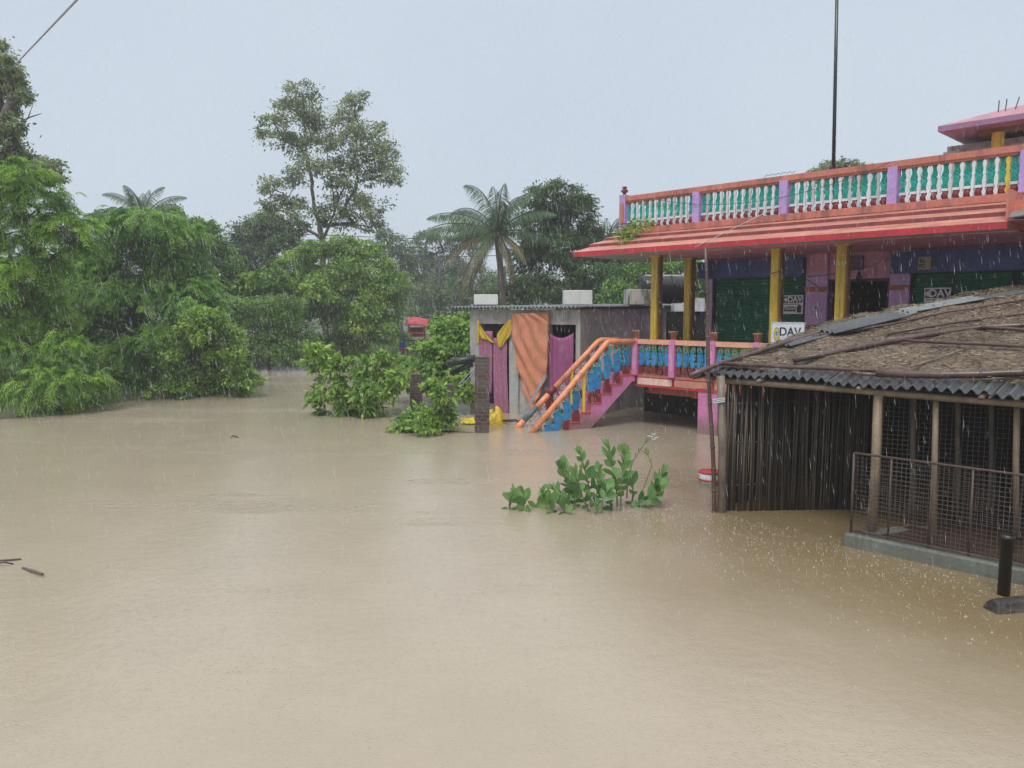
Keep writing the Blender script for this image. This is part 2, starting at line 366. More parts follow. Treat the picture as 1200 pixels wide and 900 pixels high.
# walls
wl = MB()
wl.bx(.43, .60, YW, YW+.3, ZD, ZE+.1, 1); wl.bx(.60, 3.08, YW, YW+.3, 3.62, ZE+.1, 0)
wl.bx(3.08, 3.58, YW-.06, YW+.3, ZD, ZE+.1, 1); wl.bx(3.58, 4.93, YW, YW+.3, 3.48, ZE+.1, 0)
wl.bx(4.93, 5.33, YW-.06, YW+.3, ZD, ZE+.1, 1); wl.bx(5.33, 8.9, YW, YW+.3, 3.62, ZE+.1, 0)
wl.bx(8.9, XR, YW, YW+.3, ZD, ZE+.1, 0)
wl.bx(.43, .6, YW+.3, 9, ZD-.3, ZE+.1, 1)
wl.bx(3.082, 3.578, YW-.075, YW-.06, 3.62, ZE+.05, 0); wl.bx(4.932, 5.328, YW-.075, YW-.06, 3.62, ZE+.05, 0)
wl.build('wall', [PINK_WALL, LILAC], house)
STM = M('orange_brown_stripe', (.42, .12, .06), .5)
for x0, x1 in ((3.07, 3.59), (4.92, 5.34)):
    for z in (3.22, 2.36): st = MB(); st.bx(x0, x1, YW-.10, YW-.055, z, z+.10); st.build('wall_stripe', STM, house)
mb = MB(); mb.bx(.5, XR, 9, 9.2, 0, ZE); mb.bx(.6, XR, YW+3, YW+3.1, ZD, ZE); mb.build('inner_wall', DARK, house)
# lower storey
lo = MB(); lo.bx(1.72, 2.22, .02, .42, -.6, 1.0); lo.build('lower_pier', PINK, house)
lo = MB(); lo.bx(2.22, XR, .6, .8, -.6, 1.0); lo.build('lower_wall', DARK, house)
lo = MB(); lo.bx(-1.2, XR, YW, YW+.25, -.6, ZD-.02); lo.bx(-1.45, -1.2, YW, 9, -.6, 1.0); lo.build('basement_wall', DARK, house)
# balcony deck
dk = MB(); dk.prism([(0, 0, ZD-.06), (XR, 0, ZD-.06), (XR, YW+.3, ZD-.06), (-1.2, YW+.3, ZD-.06), (-.773, .303, ZD-.06)], (0, 0, .06), 0)
dk.prism([(.03, .03, ZD-.27), (XR, .03, ZD-.27), (XR, YW, ZD-.27), (-1.1, YW, ZD-.27), (-.74, .31, ZD-.27)], (0, 0, .21), 1)
deck = dk.build('balcony_deck', [SALMON, SALMON], house)
pn = MB(); x = .0; red = MB()
red.bx(-.01, XR, .005, .03, ZD-.075, ZD-.055); red.bx(-.01, XR, .0, .03, ZD-.30, ZD-.255)
for i in range(10):
    x0 = .02+i*1.05; x1 = x0+1.0
    n = 6; pts = []
    for cx, cz, a0 in ((x1-.05, ZD-.125, 0), (x0+.05, ZD-.125, 90), (x0+.05, ZD-.205, 180), (x1-.05, ZD-.205, 270)):
        for k in range(5): a = math.radians(a0+k*22.5); pts.append((cx+.04*math.cos(a), .012, cz+.04*math.sin(a)))
    pn.prism(pts, (0, .012, 0)); red.bx(x1+.015, x1+.035, .008, .03, ZD-.27, ZD-.07)
    pn.mi = 1
pn.build('deck_panel', [M('pale_pink_paint', (.80, .55, .48), .45, .06, dirt=(.5, .25, .2), damt=.4), SALMON_PALE], deck)
red.build('deck_trim', RED, deck)
bmn = MB(); bmn.bx(.2, 1.9, .22, .45, ZD-.47, ZD-.27); bmn.bx(1.4, 1.72, .25, YW, ZD-.5, ZD-.27); bmn.build('under_beam', M('red_brown_beam', (.34, .075, .035), .5), house)
# verandah columns (clustered lobes)
def column(x, y, z0, z1, nm='column', r=.13):
    c = MB()
    for k in range(8):
        an = k*PI/4+PI/8; rr = .052*r/.13
        cx, cy = x+r*.68*math.cos(an), y+r*.68*math.sin(an)
        c.mi = 0 if k not in (7, 0) else 1
        c.lathe((cx, cy, z0), [(rr, 0), (rr, z1-z0)], 8)
    c.mi = 0; c.lathe((x, y, z0), [(r*.72, 0), (r*.72, z1-z0)], 12)
    c.bx(x-r*1.05, x+r*1.05, y-r*1.05, y+r*1.05, z0-.001, z0+.10, 0); c.bx(x-r*1.0, x+r*1.0, y-r*1.0, y+r*1.0, z1-.06, z1, 0)
    return c.build(nm, [YELLOW, BROWNPT], house)
for x, y in ((.40, .22), (.39, 1.64), (3.43, .22), (4.80, .22), (8.3, .22)): column(x, y, ZD, ZE)
# eave and roof
x0e, FR = -.42, .94
prof = [(.90, 4.075), (.90, 4.185), (.62, 4.30), (.615, 4.37), (.36, 4.46), (.355, 4.52), (.10, 4.58), (.10, 4.73), (-.16, 4.73)]
XE = 7.8
rows = []
for d, z in prof:
    row = [(XE, -d, z)]+[(XE-(XE-(x0e-FR*d))*i/24, -d, z) for i in range(1, 25)]+[(x0e-FR*d, -d+(2.45+d)*i/8, z) for i in range(1, 9)]
    rows.append(row)
ev = MB()
for i in range(len(rows)-1): ev.grid([rows[i], rows[i+1]], {0: 0, 1: 2, 2: 3, 3: 2, 4: 3, 5: 2, 6: 1, 7: 1}[i])
ev.bx(XE-.03, XE, -.88, .0, 4.08, 4.70, 1)
ev.build('stepped_eave', [RED, SALMON, SALMON_PALE, M('step_shadow_red', (.24, .045, .04), .5, .3, 3, dirt=(.10, .04, .035), damt=.7)], house)  # last material: shadow lines of the eave steps painted as dark red
rf = MB(); rf.bx(x0e, XR, -.10, 2.45, 4.10, 4.60); rf.bx(.43, XR, 2.45, 9, 4.10, 4.60)
rf.bx(XE, XR, -.5, -.10, 4.25, 4.55, 0); rf.build('roof_slab', SALMON, house)
so = MB(); so.bx(x0e-.80, XE, -.87, YW+.1, 4.082, 4.098, 0); so.bx(.8, XE, -.45, YW, 4.06, 4.08, 1); so.bx(XE, XR, -.8, YW, 4.2, 4.215, 1)
so.build('soffit', [PALEPL, PINK_WALL], house)
mb = MB(); mb.prism([(XE+.02, -.95, 4.24), (XE+.1, -1.0, 4.32), (XR, -1.6, 4.62), (XR, -1.5, 4.52)], (0, .5, 0)); mb.build('weathered_slab_edge', WHITE, house)
# roof balustrade
bal = MB(); ZB = 4.73; ZT = 5.50
bal.bx(-.52, XR, -.06, .12, ZT-.11, ZT); bal.bx(-.50, XR, -.03, .09, ZT-.15, ZT-.11)
bal.bx(-.52, -.36, .12, 2.4, ZT-.11, ZT)
rb = bal.build('roof_balustrade', SALMON, house)
posts = [-.44, 1.60, 3.64, 5.74, 7.82, 9.9]
for i, x in enumerate(posts):
    pm = MB(); pm.bx(x-.085, x+.085, -.075, .115, ZB-.02, ZT-.02+(.06 if i == 0 else -.08), 0)
    if i == 0:
        pm.prism([(x-.055, -.09, ZB+.12), (x+.055, -.09, ZB+.12), (x+.055, -.09, ZT-.2), (x, -.09, ZT-.1), (x-.055, -.09, ZT-.2)], (0, .02, 0), 1)
        pm.lathe((x, .02, ZT+.04), [(.07, 0), (.04, .02), (.04, .05), (.085, .08), (.085, .12), (.04, .15), (.06, .18), (.06, .2), (.0, .21)], 12, 2)
    pm.build('post', [LILACP, SALMON, MAROON], rb)
def slat_profile(h, w):
    ks = [(0, .35), (.04, .75), (.10, 1), (.15, .85), (.19, .5), (.24, .45), (.32, .9), (.42, 1), (.50, .8), (.58, .5), (.62, .62), (.66, .95), (.70, .6), (.78, .55), (.86, .9), (.92, 1), (.97, .7), (1, .3)]
    return [(w/2*b, h*a) for a, b in ks]
def flat(profile, th, mi=0, y=0):
    m = MB(); pts = [(a, y-th/2, z) for a, z in profile]+[(-a, y-th/2, z) for a, z in profile[::-1]]
    m.prism(pts, (0, th, 0), mi); return m
HB = ZT-.15-ZB
slat_me = flat(slat_profile(HB, .068), .035).mesh('white_slat', [SLATWHITE])
slat_y = flat(slat_profile(HB, .085), .035).mesh('yellow_slat', [YELLOW])
lm = MB()
vase = [(.05, .0), (.058, .05), (.04, .1), (.058, .2), (.062, .24), (.045, .30), (.028, .37), (.04, .43), (.048, .47)]
zb0 = .20
lm.prism([(a*.93, .004, zb0+z*.92) for a, z in vase]+[(-a*.93, .004, zb0+z*.92) for a, z in vase[::-1]], (0, .008, 0), 3)
for sg in (-1, 1): lm.path([(sg*a, 0, zb0+z*.92) for a, z in vase], .011, 5, 0)
for z, r in ((.05, .036), (.13, .03), (.20, .034), (.27, .03), (.33, .022), (.40, .028)):
    lm.path([(r*math.cos(a), 0, zb0+z+r*math.sin(a)) for a in np.linspace(0, 2*PI, 9)[:-1]], .009, 4, 0, True)
lm.path([(-.05, 0, zb0+.02), (.05, 0, zb0+.20)], .008, 4, 0); lm.path([(.05, 0, zb0+.02), (-.05, 0, zb0+.20)], .008, 4, 0)
lm.lathe((0, 0, 0), [(.03, 0), (.058, .03), (.065, .08), (.045, .13), (.05, .145)], 10, 1)
lm.bx(-.068, .068, -.04, .04, .145, .17, 2); lm.bx(-.06, .06, -.032, .032, .17, .195, 2)
lat_me = lm.mesh('lattice_baluster', [TEAL, MAROON, SLATWHITE, M('deep_teal_paint', (.015, .26, .22), .5, .3, 9)])
k = 0
for a, b in zip(posts[:-1], posts[1:]):
    n = 11; w = (b-a-.17)/n
    for i in range(n):
        xx = a+.085+w*(i+.5)
        if k % 1 == 0: link('lattice_baluster', lat_me, rb, (xx, .03, ZB))
        if i < n-1:
            o = link('white_slat', slat_y if (a > 5.7 and a < 6 and i == 9) else slat_me, rb, (xx+w/2+random.uniform(-.006, .006), -.01, ZB)); o.rotation_euler = (random.uniform(-.02, .02), random.uniform(-.03, .03), random.uniform(-.2, .2)); o.scale = (random.uniform(.85, 1.1), 1, random.uniform(.97, 1.0))
        k += 1
# navy signboards, shutters, door
mb = MB(); mb.bx(.28, 3.06, YW-.22, YW-.02, 3.58, 4.0); mb.build('signboard', NAVY, house)
mb = MB(); mb.bx(5.0, 9.2, YW-.25, YW-.08, 3.56, 4.0); sb = mb.build('signboard', NAVY, house)
def shutter(x0, x1):
    s = MB(); rows = []; n = 30
    P = []
    for i in range(n*3+1):
        z = ZD+(3.58-ZD)*i/(n*3); yy = YW+.06-.02*math.sin(PI*(i % 3)/1.5 if True else 0)
        P.append([(x0, yy, z), (x1, yy, z)])
    s.grid(P, thick=(0, .02, 0)); s.bx(x0, x1, YW+.01, YW+.04, ZD, ZD+.08)
    so_ = s.build('rolling_shutter', GREENSH, house)
    for xg in (x0, x1): g = MB(); g.bx(xg-.03, xg+.03, YW-.01, YW+.09, ZD, 3.6); g.build('shutter_guide', DARK, so_)
    return so_
shutter(.64, 3.05); shutter(5.37, 7.2); shutter(7.24, 8.86)
d = MB(); d.bx(3.60, 3.66, YW+.02, YW+.1, ZD, 3.48); d.bx(4.86, 4.93, YW+.02, YW+.1, ZD, 3.48); d.bx(3.6, 4.93, YW+.02, YW+.1, 3.42, 3.48)
dr = d.build('doorway_frame', M('purple_black_wood', (.05, .02, .05), .5), house)
P = []
for j in range(9):
    tt = j/8; P.append([(3.66+1.2*i/14, YW+.06+.02*math.sin(i*1.1+j*.3), ZD+.1+(1.08+.20*(i/14)**1.5-.12*math.sin(PI*i/14)-.05)*tt) for i in range(15)])
mb = MB(); mb.grid(P, thick=(0, .02, 0)); mb.build('door_cloth', M('rust_red_cloth', (.42, .10, .05), .8), dr, smooth=True)
mb = MB(); q = hl(1010, 305, YW); mb.bx(3.92, 4.35, YW-.1, YW, 3.68, 3.98, 0); mb.build('meter_box', M('dull_purple_box', (.13, .06, .13), .5), house)
mb = MB(); mb.lathe((4.33, YW-.18, 3.42), [(.0, 0), (.05, .03), (.065, .09), (.03, .16), (.03, .2)], 10); mb.path([(4.33, YW-.18, 3.6), (4.3, YW-.12, 3.7), (4.2, YW-.05, 3.72)], .012, 5); mb.build('porch_lamp', BLACKP, house, smooth=True)
# small marks "1" and "2" and the plate
def text(body, size, loc, rz, mat, parent, name='lettering', ext=.002, sx=1.0):
    cu = bpy.data.curves.new(name, 'FONT'); cu.body = body; cu.size = size; cu.extrude = ext; cu.align_x = 'CENTER'; cu.align_y = 'CENTER'
    cu.materials.append(mat); o = bpy.data.objects.new(name, cu); col.objects.link(o); o.parent = parent
    o.location = loc; o.rotation_euler = (PI/2, 0, rz); o.scale = (sx, 1, 1); return o
def textm(body, size, loc, mat, parent, bold=.0, sx=1.0, name='lettering'):
    o = text(body, size, loc, 0, mat, parent, name, .003, sx); o.data.offset = bold
    bpy.context.view_layer.update(); me = bpy.data.meshes.new_from_object(o.evaluated_get(bpy.context.evaluated_depsgraph_get()))
    cu = o.data; bpy.data.objects.remove(o); bpy.data.curves.remove(cu); n_ = link(name, me, parent, loc); n_.rotation_euler = (PI/2, 0, 0); n_.scale = (sx, 1, 1); return n_
pl = MB(); pl.bx(5.55, 5.79, YW-.275, YW-.255, 3.62, 3.88); pp = pl.build('small_plate', M('cream_plate', (.40, .36, .22), .5), sb)
textm('RJ', .1, (5.63, YW-.28, 3.79), INK, pp, .002); textm('PC', .1, (5.63, YW-.28, 3.69), INK, pp, .002)
for xx, s in ((3.34, '1'), (5.16, '2')):
    m1 = MB(); m1.bx(xx-.04, xx+.04, YW-.072, YW-.062, 2.78, 2.93); mm = m1.build('number_sticker', M('sticker_pink', (.55, .38, .5), .5), house)
    textm(s, .11, (xx, YW-.076, 2.855), INK, mm)
# loose cables on the front
def cable(pts, r=.006, nm='loose_cable', par=None, mat=None, **k):
    m = MB(); m.path(pts, r, 5); return m.build(nm, mat or CABLE, par)
def sag(a, b, s, n=14):
    a = Vector(a); b = Vector(b); return [a.lerp(b, i/n)+Vector((0, 0, -4*s*(i/n)*(1-i/n))) for i in range(n+1)]
cable(sag((3.43, .08, 3.5), (5.0, YW-.1, 3.9), .15)+[Vector((5.2, YW-.08, 4.0))], .008, par=house)
cable(sag((.7, -.1, ZT-.2), (5.7, -.1, ZT-.02), .35, 20), .006, par=house)
cable([Vector((3.1, YW-.09, 3.5)), Vector((3.35, YW-.1, 3.35)), Vector((3.5, YW-.09, 3.2))], .008, par=house)
cable(sag((2.9, .0, 3.6), (3.9, .1, 3.75), .12), .008, par=house)
cable([Vector((3.2+i*.05, -.03+.02*math.sin(i*2.1), ZT+.02+.05*abs(math.sin(i*1.3)))) for i in range(14)], .006, par=house)
cable([Vector((2.2, -1.0, 4.1)), Vector((3.6, -.1, 4.9))], .009, mat=STEEL, par=house)
# downpipe at the corner
# balcony railing
rl = MB(); rl.bx(.06, XR, -.05, .08, 1.99, 2.10); rail = rl.build('balcony_railing', PEACH, house)
SP = 1.05
for i in range(8):
    x = i*SP
    pm = MB(); pm.bx(x-.075, x+.075, -.085, .085, ZD-.02, 2.0); pm.lathe((x, 0, 2.0), [(.105, 0), (.105, .03), (.085, .10), (.085, .12)], 4, phase=PI/4)
    pm.prism([(x-.03, -.092, ZD+.12), (x+.03, -.092, ZD+.12), (x+.03, -.092, 1.84), (x, -.092, 1.90), (x-.03, -.092, 1.84)], (0, .008, 0), 1)
    pm.build('post', [PINK, M('light_pink_paint', (.72, .30, .48), .45, .05)] if i == 0 else [PINK, bpy.data.materials['light_pink_paint']], rail)
def peacock(h=.66, body=BLUE, edge=TEAL, spot=RED, base=MAROON, seed=1):
    rr = random.Random(seed); m = MB(); s = h/.66
    prof = [(.035, .17), (.05, .24), (.04, .30), (.055, .36), (.045, .42), (.035, .48)]
    def cx(z): return .014*math.sin(z*22)
    pts = [(cx(z)+a, -.018, z*s) for a, z in prof]+[(cx(z)-a, -.018, z*s) for a, z in prof[::-1]]
    m.prism(pts, (0, .036, 0), 0)
    for i in range(7):
        z = .20+i*.045; a = (-1)**i; m.path([(cx(z)+a*.03, 0, z*s), (cx(z)+a*.06, 0, (z+.02)*s), (cx(z)+a*.05, 0, (z+.05)*s)], [.014, .012, .006], 5, 1 if i % 2 else 0)
    m.path([(cx(.47)+.036*math.cos(a), 0, (.56+.06*math.sin(a))*s) for a in np.linspace(-PI/2, 1.5*PI, 13)[:-1]], .013, 5, 1, True)
    m.path([(.058+cx(z), .0, z*s) for z in np.linspace(.2, .56, 8)], .009, 5, 1)
    m.lathe((cx(.5), 0, .53*s), [(.0, 0), (.02, .01), (.024, .035), (.012, .06), (0, .065)], 7, 2)
    m.lathe((.02, -.02, .34*s), [(.0, 0), (.013, .01), (.013, .025), (0, .03)], 6, 2)
    m.prism([(-.045, -.025, 0), (.05, -.025, 0), (.05, -.025, .07*s), (.03, -.025, .12*s), (.045, -.025, .18*s), (-.02, -.025, .18*s), (-.045, -.025, .1*s)], (0, .05, 0), 3)
    return m.mesh('baluster', [body, edge, spot, base])
pk = [peacock(seed=i) for i in range(2)]
for i in range(7):
    for j in range(5):
        o = link('baluster', pk[j % 2], rail, (i*SP+.075+.18*(j+.5)+.0, 0, ZD+.04)); o.scale = (1.15, 1.4, 1.05)
        if (i*5+j) % 3 == 1: o.scale = (-1.15, 1.4, 1.05)
mb = MB(); mb.bx(2.2, 8.2, .14, .16, ZD+.12, 1.98); mb.build('yellow_screen', M('yellow_green_sheet', (.50, .50, .09), .6, .25), rail)
# staircase  (frame: s down, w across)
Sd = Vector((-.365, -.931, 0)); Wd = Vector((-.931, .365, 0))
def S(s, w, z): return Sd*s+Wd*w+Vector((0, 0, z))
SWD = .83
noses = [.39, .67, .95, 1.23, 1.51, 1.79, 2.07, 2.35]; rise = .215
def zt(i): return ZD-rise*i
prof = [(0.02, ZD), (noses[0], ZD)]
for i in range(1, len(noses)+1):
    z = zt(i); prof += [(noses[i-1], z)]
    if i < len(noses): prof += [(noses[i], z)]
bottom = [(noses[-1], -.7), (1.95, -.72), (.12, ZD-.22), (.02, ZD-.22)]
bottom = [(noses[-1], zt(8)-.1), (2.0, -.75), (.10, 1.08), (.02, 1.08)]
poly = prof+bottom
stb = MB(); stb.prism([S(s, .012, z) for s, z in poly], Wd*(SWD-.02))
stair = stb.build('staircase', PINK, house)
tr = MB()
for i in range(len(noses)):
    s1 = noses[i]; s0 = noses[i-1] if i else .02
    a, b = S(s0-.0, -.012, zt(i)+.002), S(s1+.02, -.012, zt(i)+.002)
    tr.prism([a-Vector((0, 0, .03)), b-Vector((0, 0, .03)), b, a], Wd*.06)
    c, e = S(s1-.002, -.01, zt(i)-.03), S(s1+.018, -.01, zt(i)-.03)
    tr.prism([c-Vector((0, 0, rise-.035)), e-Vector((0, 0, rise-.035)), e, c], Wd*.035)
tr.build('tread_edging', M('red_orange_edging', (.55, .10, .06), .45), stair)
# handrails
def railz(s): return 2.05 if s < .78 else 2.05-(s-.78)*1.04
nr = MB(); nr.path([S(0, 0, 2.04), S(.74, 0, 2.05), S(.82, 0, 2.02), S(1.9, 0, railz(1.9)), S(2.86, 0, railz(2.86))], .068, 12)
hr = nr.build('handrail', ORANGE, stair, smooth=True)
def frz(s): return 2.05 if s < .55 else 2.05-(s-.55)*.93
fr = MB(); fr.path([S(-.05, SWD, 2.04), S(.5, SWD, 2.05), S(.6, SWD, 2.01), S(1.85, SWD, frz(1.85))], .07, 12)
fr.path([S(1.9, SWD, frz(1.9)), S(2.25, SWD, frz(2.25))], .07, 12, 0)
fr.path([S(2.252, SWD, frz(2.252)), S(2.60, SWD, frz(2.6))], .066, 12, 1); fr.path([S(2.602, SWD, frz(2.602)), S(2.80, SWD, frz(2.8))], .072, 12, 0)
fr.path([S(1.78, SWD, frz(1.78)+.01), S(1.95, SWD, frz(1.95)+.01)], .09, 10, 2)
P = [[S(1.84+.05*i+.015*math.sin(j), SWD-.065, frz(1.86)-.0-.36*j/6-.05*i+.02*math.sin(i*2)) for i in range(5)] for j in range(7)]
fr.grid(P, 2, thick=Wd*.02)
fr.build('handrail', [ORANGE, M('bare_grey_rail', (.12, .15, .16), .5), MAROON], stair, smooth=True)
rail_s = [.27, .53, .79, 1.05, 1.22, 1.62, 1.86, 2.10, 2.34, 2.55]
pks = peacock(.66, seed=4)
PALEPK = M('faded_pink_white_paint', (.62, .46, .50), .5, .12, dirt=(.35, .18, .2), damt=.5)
ppk = peacock(.66, PALEPK, M('faded_white_paint', (.6, .56, .56), .5), PALEPK, MAROON)
sa = math.atan2(Sd.y, Sd.x)
for i, s in enumerate(rail_s):
    ti = sum(1 for n_ in noses if s > n_+.01); z0 = zt(ti) if s < 2.3 else railz(s)-1.0
    o = link('baluster', pks, stair, tuple(S(s, .03, z0)), sa+PI); o.scale = (1.7, 1.4, (railz(s)-.05-z0)/.63)
    z0 = z0-.05
    o = link('pale_baluster', ppk, stair, tuple(S(s-.05, SWD-.03, z0)), sa+PI); o.scale = (1.7, 1.4, max(.7, (frz(s-.05)-.05-z0)/.63))
mb = MB(); mb.lathe(S(1.40, .03, 0), [(.045, zt(4)+.0), (.045, railz(1.4)-.04)], 12); mb.build('newel_post', YELLOW, stair)
mb = MB(); mb.lathe(S(1.32, SWD-.03, 0), [(.045, zt(4)-.2), (.045, frz(1.32)-.04)], 12); mb.build('newel_post', YELLOW, stair)
mb = MB(); mb.lathe(S(.1, SWD, 0), [(.055, ZD-.3), (.055, 2.03)], 12); mb.build('newel_post', YELLOW, stair)
# pots on the posts
pot = MB(); pot.lathe((0, 0, 0), [(.06, 0), (.09, .15), (.105, .155), (.105, .19), (.09, .19), (.08, .16)], 16, 0)
pot_me = pot.mesh('flower_pot', [TERRA], smooth=True)
soilpot = MB(); soilpot.lathe((0, 0, 0), [(.078, .15), (.078, .165)], 12)
whr = ['on the post where the stair handrail begins', 'on the second railing post from the stairs', 'on the third railing post, behind the tall bamboo pole', 'on the railing post left of the white banner', 'on the railing post right of the white banner']
spr = leafmat('pot_plant_leaf', (.05, .12, .03), (.10, .2, .05))
for i in range(5):
    g = link('flower_pot', pot_me, None, tuple(hw(i*SP, 0, 2.12)))
    tag(g, 'small terracotta flower pot '+whr[i], 'flower pot', 'flower pots along the balcony railing')
    if i in (1, 2, 3):
        k = 26; C = np.zeros((k, 3)); C[:, 2] = .16+rng.uniform(0, .06, k); D = nrm(randunit(k)*.6+np.array([0, 0, 1.]))
        Sx = nrm(np.cross(D, randunit(k))); V, F = leafquads(C, D, Sx, rng.uniform(.05, .13, k), np.full(k, .02)); link('seedling', npmesh('seedling', V, F, spr, rng.uniform(0, 1, k)), g)
# rooftop pavilion
pv = MB(); z = 6.54
pv.bx(5.5, XR, 3.0, 8.5, z, z+.11, 0)
pv.prism([(5.5, 3.0, z+.11), (XR, 3.0, z+.11), (XR, 4.6, z+.62), (6.5, 4.6, z+.62)], (0, .01, 0), 1); pv.prism([(5.5, 3.0, z+.112), (6.5, 4.6, z+.62), (6.5, 7, z+.62), (5.5, 8.5, z+.112)], (0.01, 0, 0), 1)
pv.bx(6.5, XR, 4.6, 7, z+.12, z+.61, 1); pv.bx(6.1, XR, 3.5, 3.75, z-.08, z, 2); pv.bx(6.1, 6.35, 3.75, 8, z-.08, z, 2)
pav = pv.build('rooftop_pavilion', [M('mauve_edge_paint', (.33, .17, .30), .5), M('worn_pink_roof_paint', (.50, .22, .25), .5, .2, dirt=(.3, .12, .13), damt=.6), M('brown_gold_beam', (.18, .11, .05), .5)], house)
c = MB(); c.lathe((6.47, 3.62, 4.6), [(.12, 0), (.12, z-.08-4.6)], 12); c.build('column', YELLOW, pav)
c = MB(); c.lathe((9.6, 3.62, 4.6), [(.12, 0), (.12, z-.22-4.6)], 12); c.build('column', YELLOW, pav)
mb = MB(); mb.bx(5.43, 9.5, 4.0, 6.5, 4.6, 6.16, 0); mb.bx(5.35, 9.6, 3.9, 6.6, 6.16, 6.26, 1); mb.bx(5.41, 9.6, 3.95, 6.6, 6.26, 6.38, 1); mb.build('weathered_parapet', [WHITE, M('mouldy_cap', (.38, .38, .36), .7, .3, 3, .4, dirt=(.07, .07, .06), damt=.9)], pav)
rb_ = hl(1169, 136, 4.0)
for dx, lean in ((0, .02), (.11, .06), (.22, .2)):
    c = MB(); c.path([(rb_.x+dx, 4.0, rb_.z-.3), (rb_.x+dx+lean*.8, 4.0, rb_.z+.32)], .012, 5); c.build('rebar', RUST, pav)
# ------------------------------------------------------------------ things on the house
base = hw(3.34, 3, 4.6)
mb = MB(); mb.path([base, base+Vector((-.13, 0, 6.6))], [.045, .035], 10); mb.lathe(base, [(.12, 0), (.12, .03), (.05, .06)], 10)
top(mb, 'roof_mast', BLACKP, 'tall thin black mast standing on the shop roof behind the balustrade', 'mast', base, smooth=True)
# banner
bt = thing('flex_banner', 'white upright DAV banner with yellow emblem tied to the balcony railing', 'banner', hw(3.88, -.16, 1.25), HA)
mb = MB(); mb.bx(-.34, .34, 0, .02, 0, 1.28); mb.build('panel', PAPER, bt)
mb = MB(); mb.bx(-.35, -.33, -.01, .03, 0, 1.3); mb.bx(.33, .35, -.01, .03, 0, 1.3); mb.bx(-.35, .35, -.01, .03, 1.28, 1.30); mb.build('frame', WHITE, bt)
textm('DAV', .24, (.05, -.004, 1.10), INK, bt, .004, .95)
ln = MB()
for r_, (z, a, b) in enumerate(((1.00, .0, .3), (.90, .02, .2), (.85, -.02, .24), (.78, .0, .2), (.70, .02, .22), (.65, -.02, .26), (.60, -.03, .26), (.50, -.3, -.12), (.42, -.3, -.02), (.36, -.3, -.05), (.30, -.3, .0), (.24, -.3, -.1))):
    x = a
    while x < b: w_ = random.uniform(.02, .06); ln.bx(x, min(b, x+w_), -.004, -.001, z, z+.014); x += w_+.012
ln.build('small_print', INK, bt)
em = MB(); e = [(-.23+.075*math.cos(a), -.001, 1.05+.15*math.sin(a)) for a in np.linspace(0, 2*PI, 25)[:-1]]; em.prism(e, (0, -.004, 0), 0)
e = [(-.23+.045*math.cos(a), -.005, 1.07+.09*math.sin(a)) for a in np.linspace(0, 2*PI, 21)[:-1]]; em.prism(e, (0, -.003, 0), 1)
em.prism([(-.25, -.008, 1.02), (-.21, -.008, 1.02), (-.20, -.008, 1.08), (-.23, -.008, 1.13), (-.26, -.008, 1.08)], (0, -.003, 0), 2); em.bx(-.28, -.18, -.006, -.001, .91, .935, 0)
em.build('emblem', [M('emblem_gold', (.6, .42, .06), .5), M('emblem_pale', (.5, .62, .6), .5), M('emblem_blue', (.15, .3, .4), .5)], bt)
def poster(cx, cz, w, h, lab):
    y = YW-.03; p_ = thing('shutter_poster', lab, 'poster', hw(cx, y, cz), HA, 'notices pasted on the shutters')
    mb = MB(); mb.bx(-w/2, w/2, 0, .006, -h/2, h/2); mb.build('sheet', GREYPAPER, p_)
    mb = MB(); mb.bx(-w/2+.02, w/2-.02, -.003, 0, h*.10, h*.44); mb.build('header', INK, p_)
    textm('DAV', h*.40, (w*.10, -.006, h*.265), PAPER, p_, .006, 1.0)
    mb = MB(); mb.lathe((0, 0, 0), [(h*.11, 0), (h*.11, .002)], 14); o = mb.build('seal', GREYPAPER, p_); o.location = (-w*.34, -.004, h*.27); o.rotation_euler = (PI/2, 0, 0)
    mb = MB(); x0, x1 = -w*.42, w*.15
    mb.prism([(x0, -.003, -h*.36), (x1, -.003, -h*.36), (x1, -.003, -h*.16), (x1-.06, -.003, -h*.10), (x0+.08, -.003, -h*.10), (x0, -.003, -h*.18)], (0, .003, 0))
    mb.bx(x0, x1+.1, -.003, 0, h*.01, h*.04); mb.prism([(w*.42, -.003, -h*.42), (w*.42, -.003, -h*.05), (w*.30, -.003, h*.0), (w*.2, -.003, -h*.15), (w*.22, -.003, -h*.42)], (0, .003, 0))
    mb.build('print', INK, p_)
    mb = MB()
    for z in (-.20, -.27): 
        x = x0+.03
        while x < x1-.04: mb.bx(x, x+.035, -.006, -.003, h*z, h*z+.02); x += .05
    mb.build('small_print', PAPER, p_)
q1 = hl(929, 357, YW-.03); q2 = hl(1098, 352, YW-.03)
poster(q1.x, q1.z, .50, .44, 'small grey DAV notice on the green shutter just above the white banner')
poster(q2.x, q2.z, .50, .52, 'grey DAV notice on the green shutter above the edge of the thatched shed')
mb = MB(); b0 = hw(4.38, .0, 2.10); mb.lathe(b0, [(0, 0), (.06, .03), (.085, .09), (.06, .15), (0, .18)], 14)
top(mb, 'steel_pot', STEEL, 'small round shiny steel pot on the railing beside the terracotta pot', 'pot', b0, smooth=True)
# ------------------------------------------------------------------ grey hut
FL = Vector((-.82, .574, 0)).normalized(); SD = Vector((.574, .82, 0)).normalized(); HC = Vector((1.73, 19.5, 0))
hut = thing('grey_hut', 'low grey cement hut with corrugated roof and cloth-hung doorways', 'hut', HC, 0)
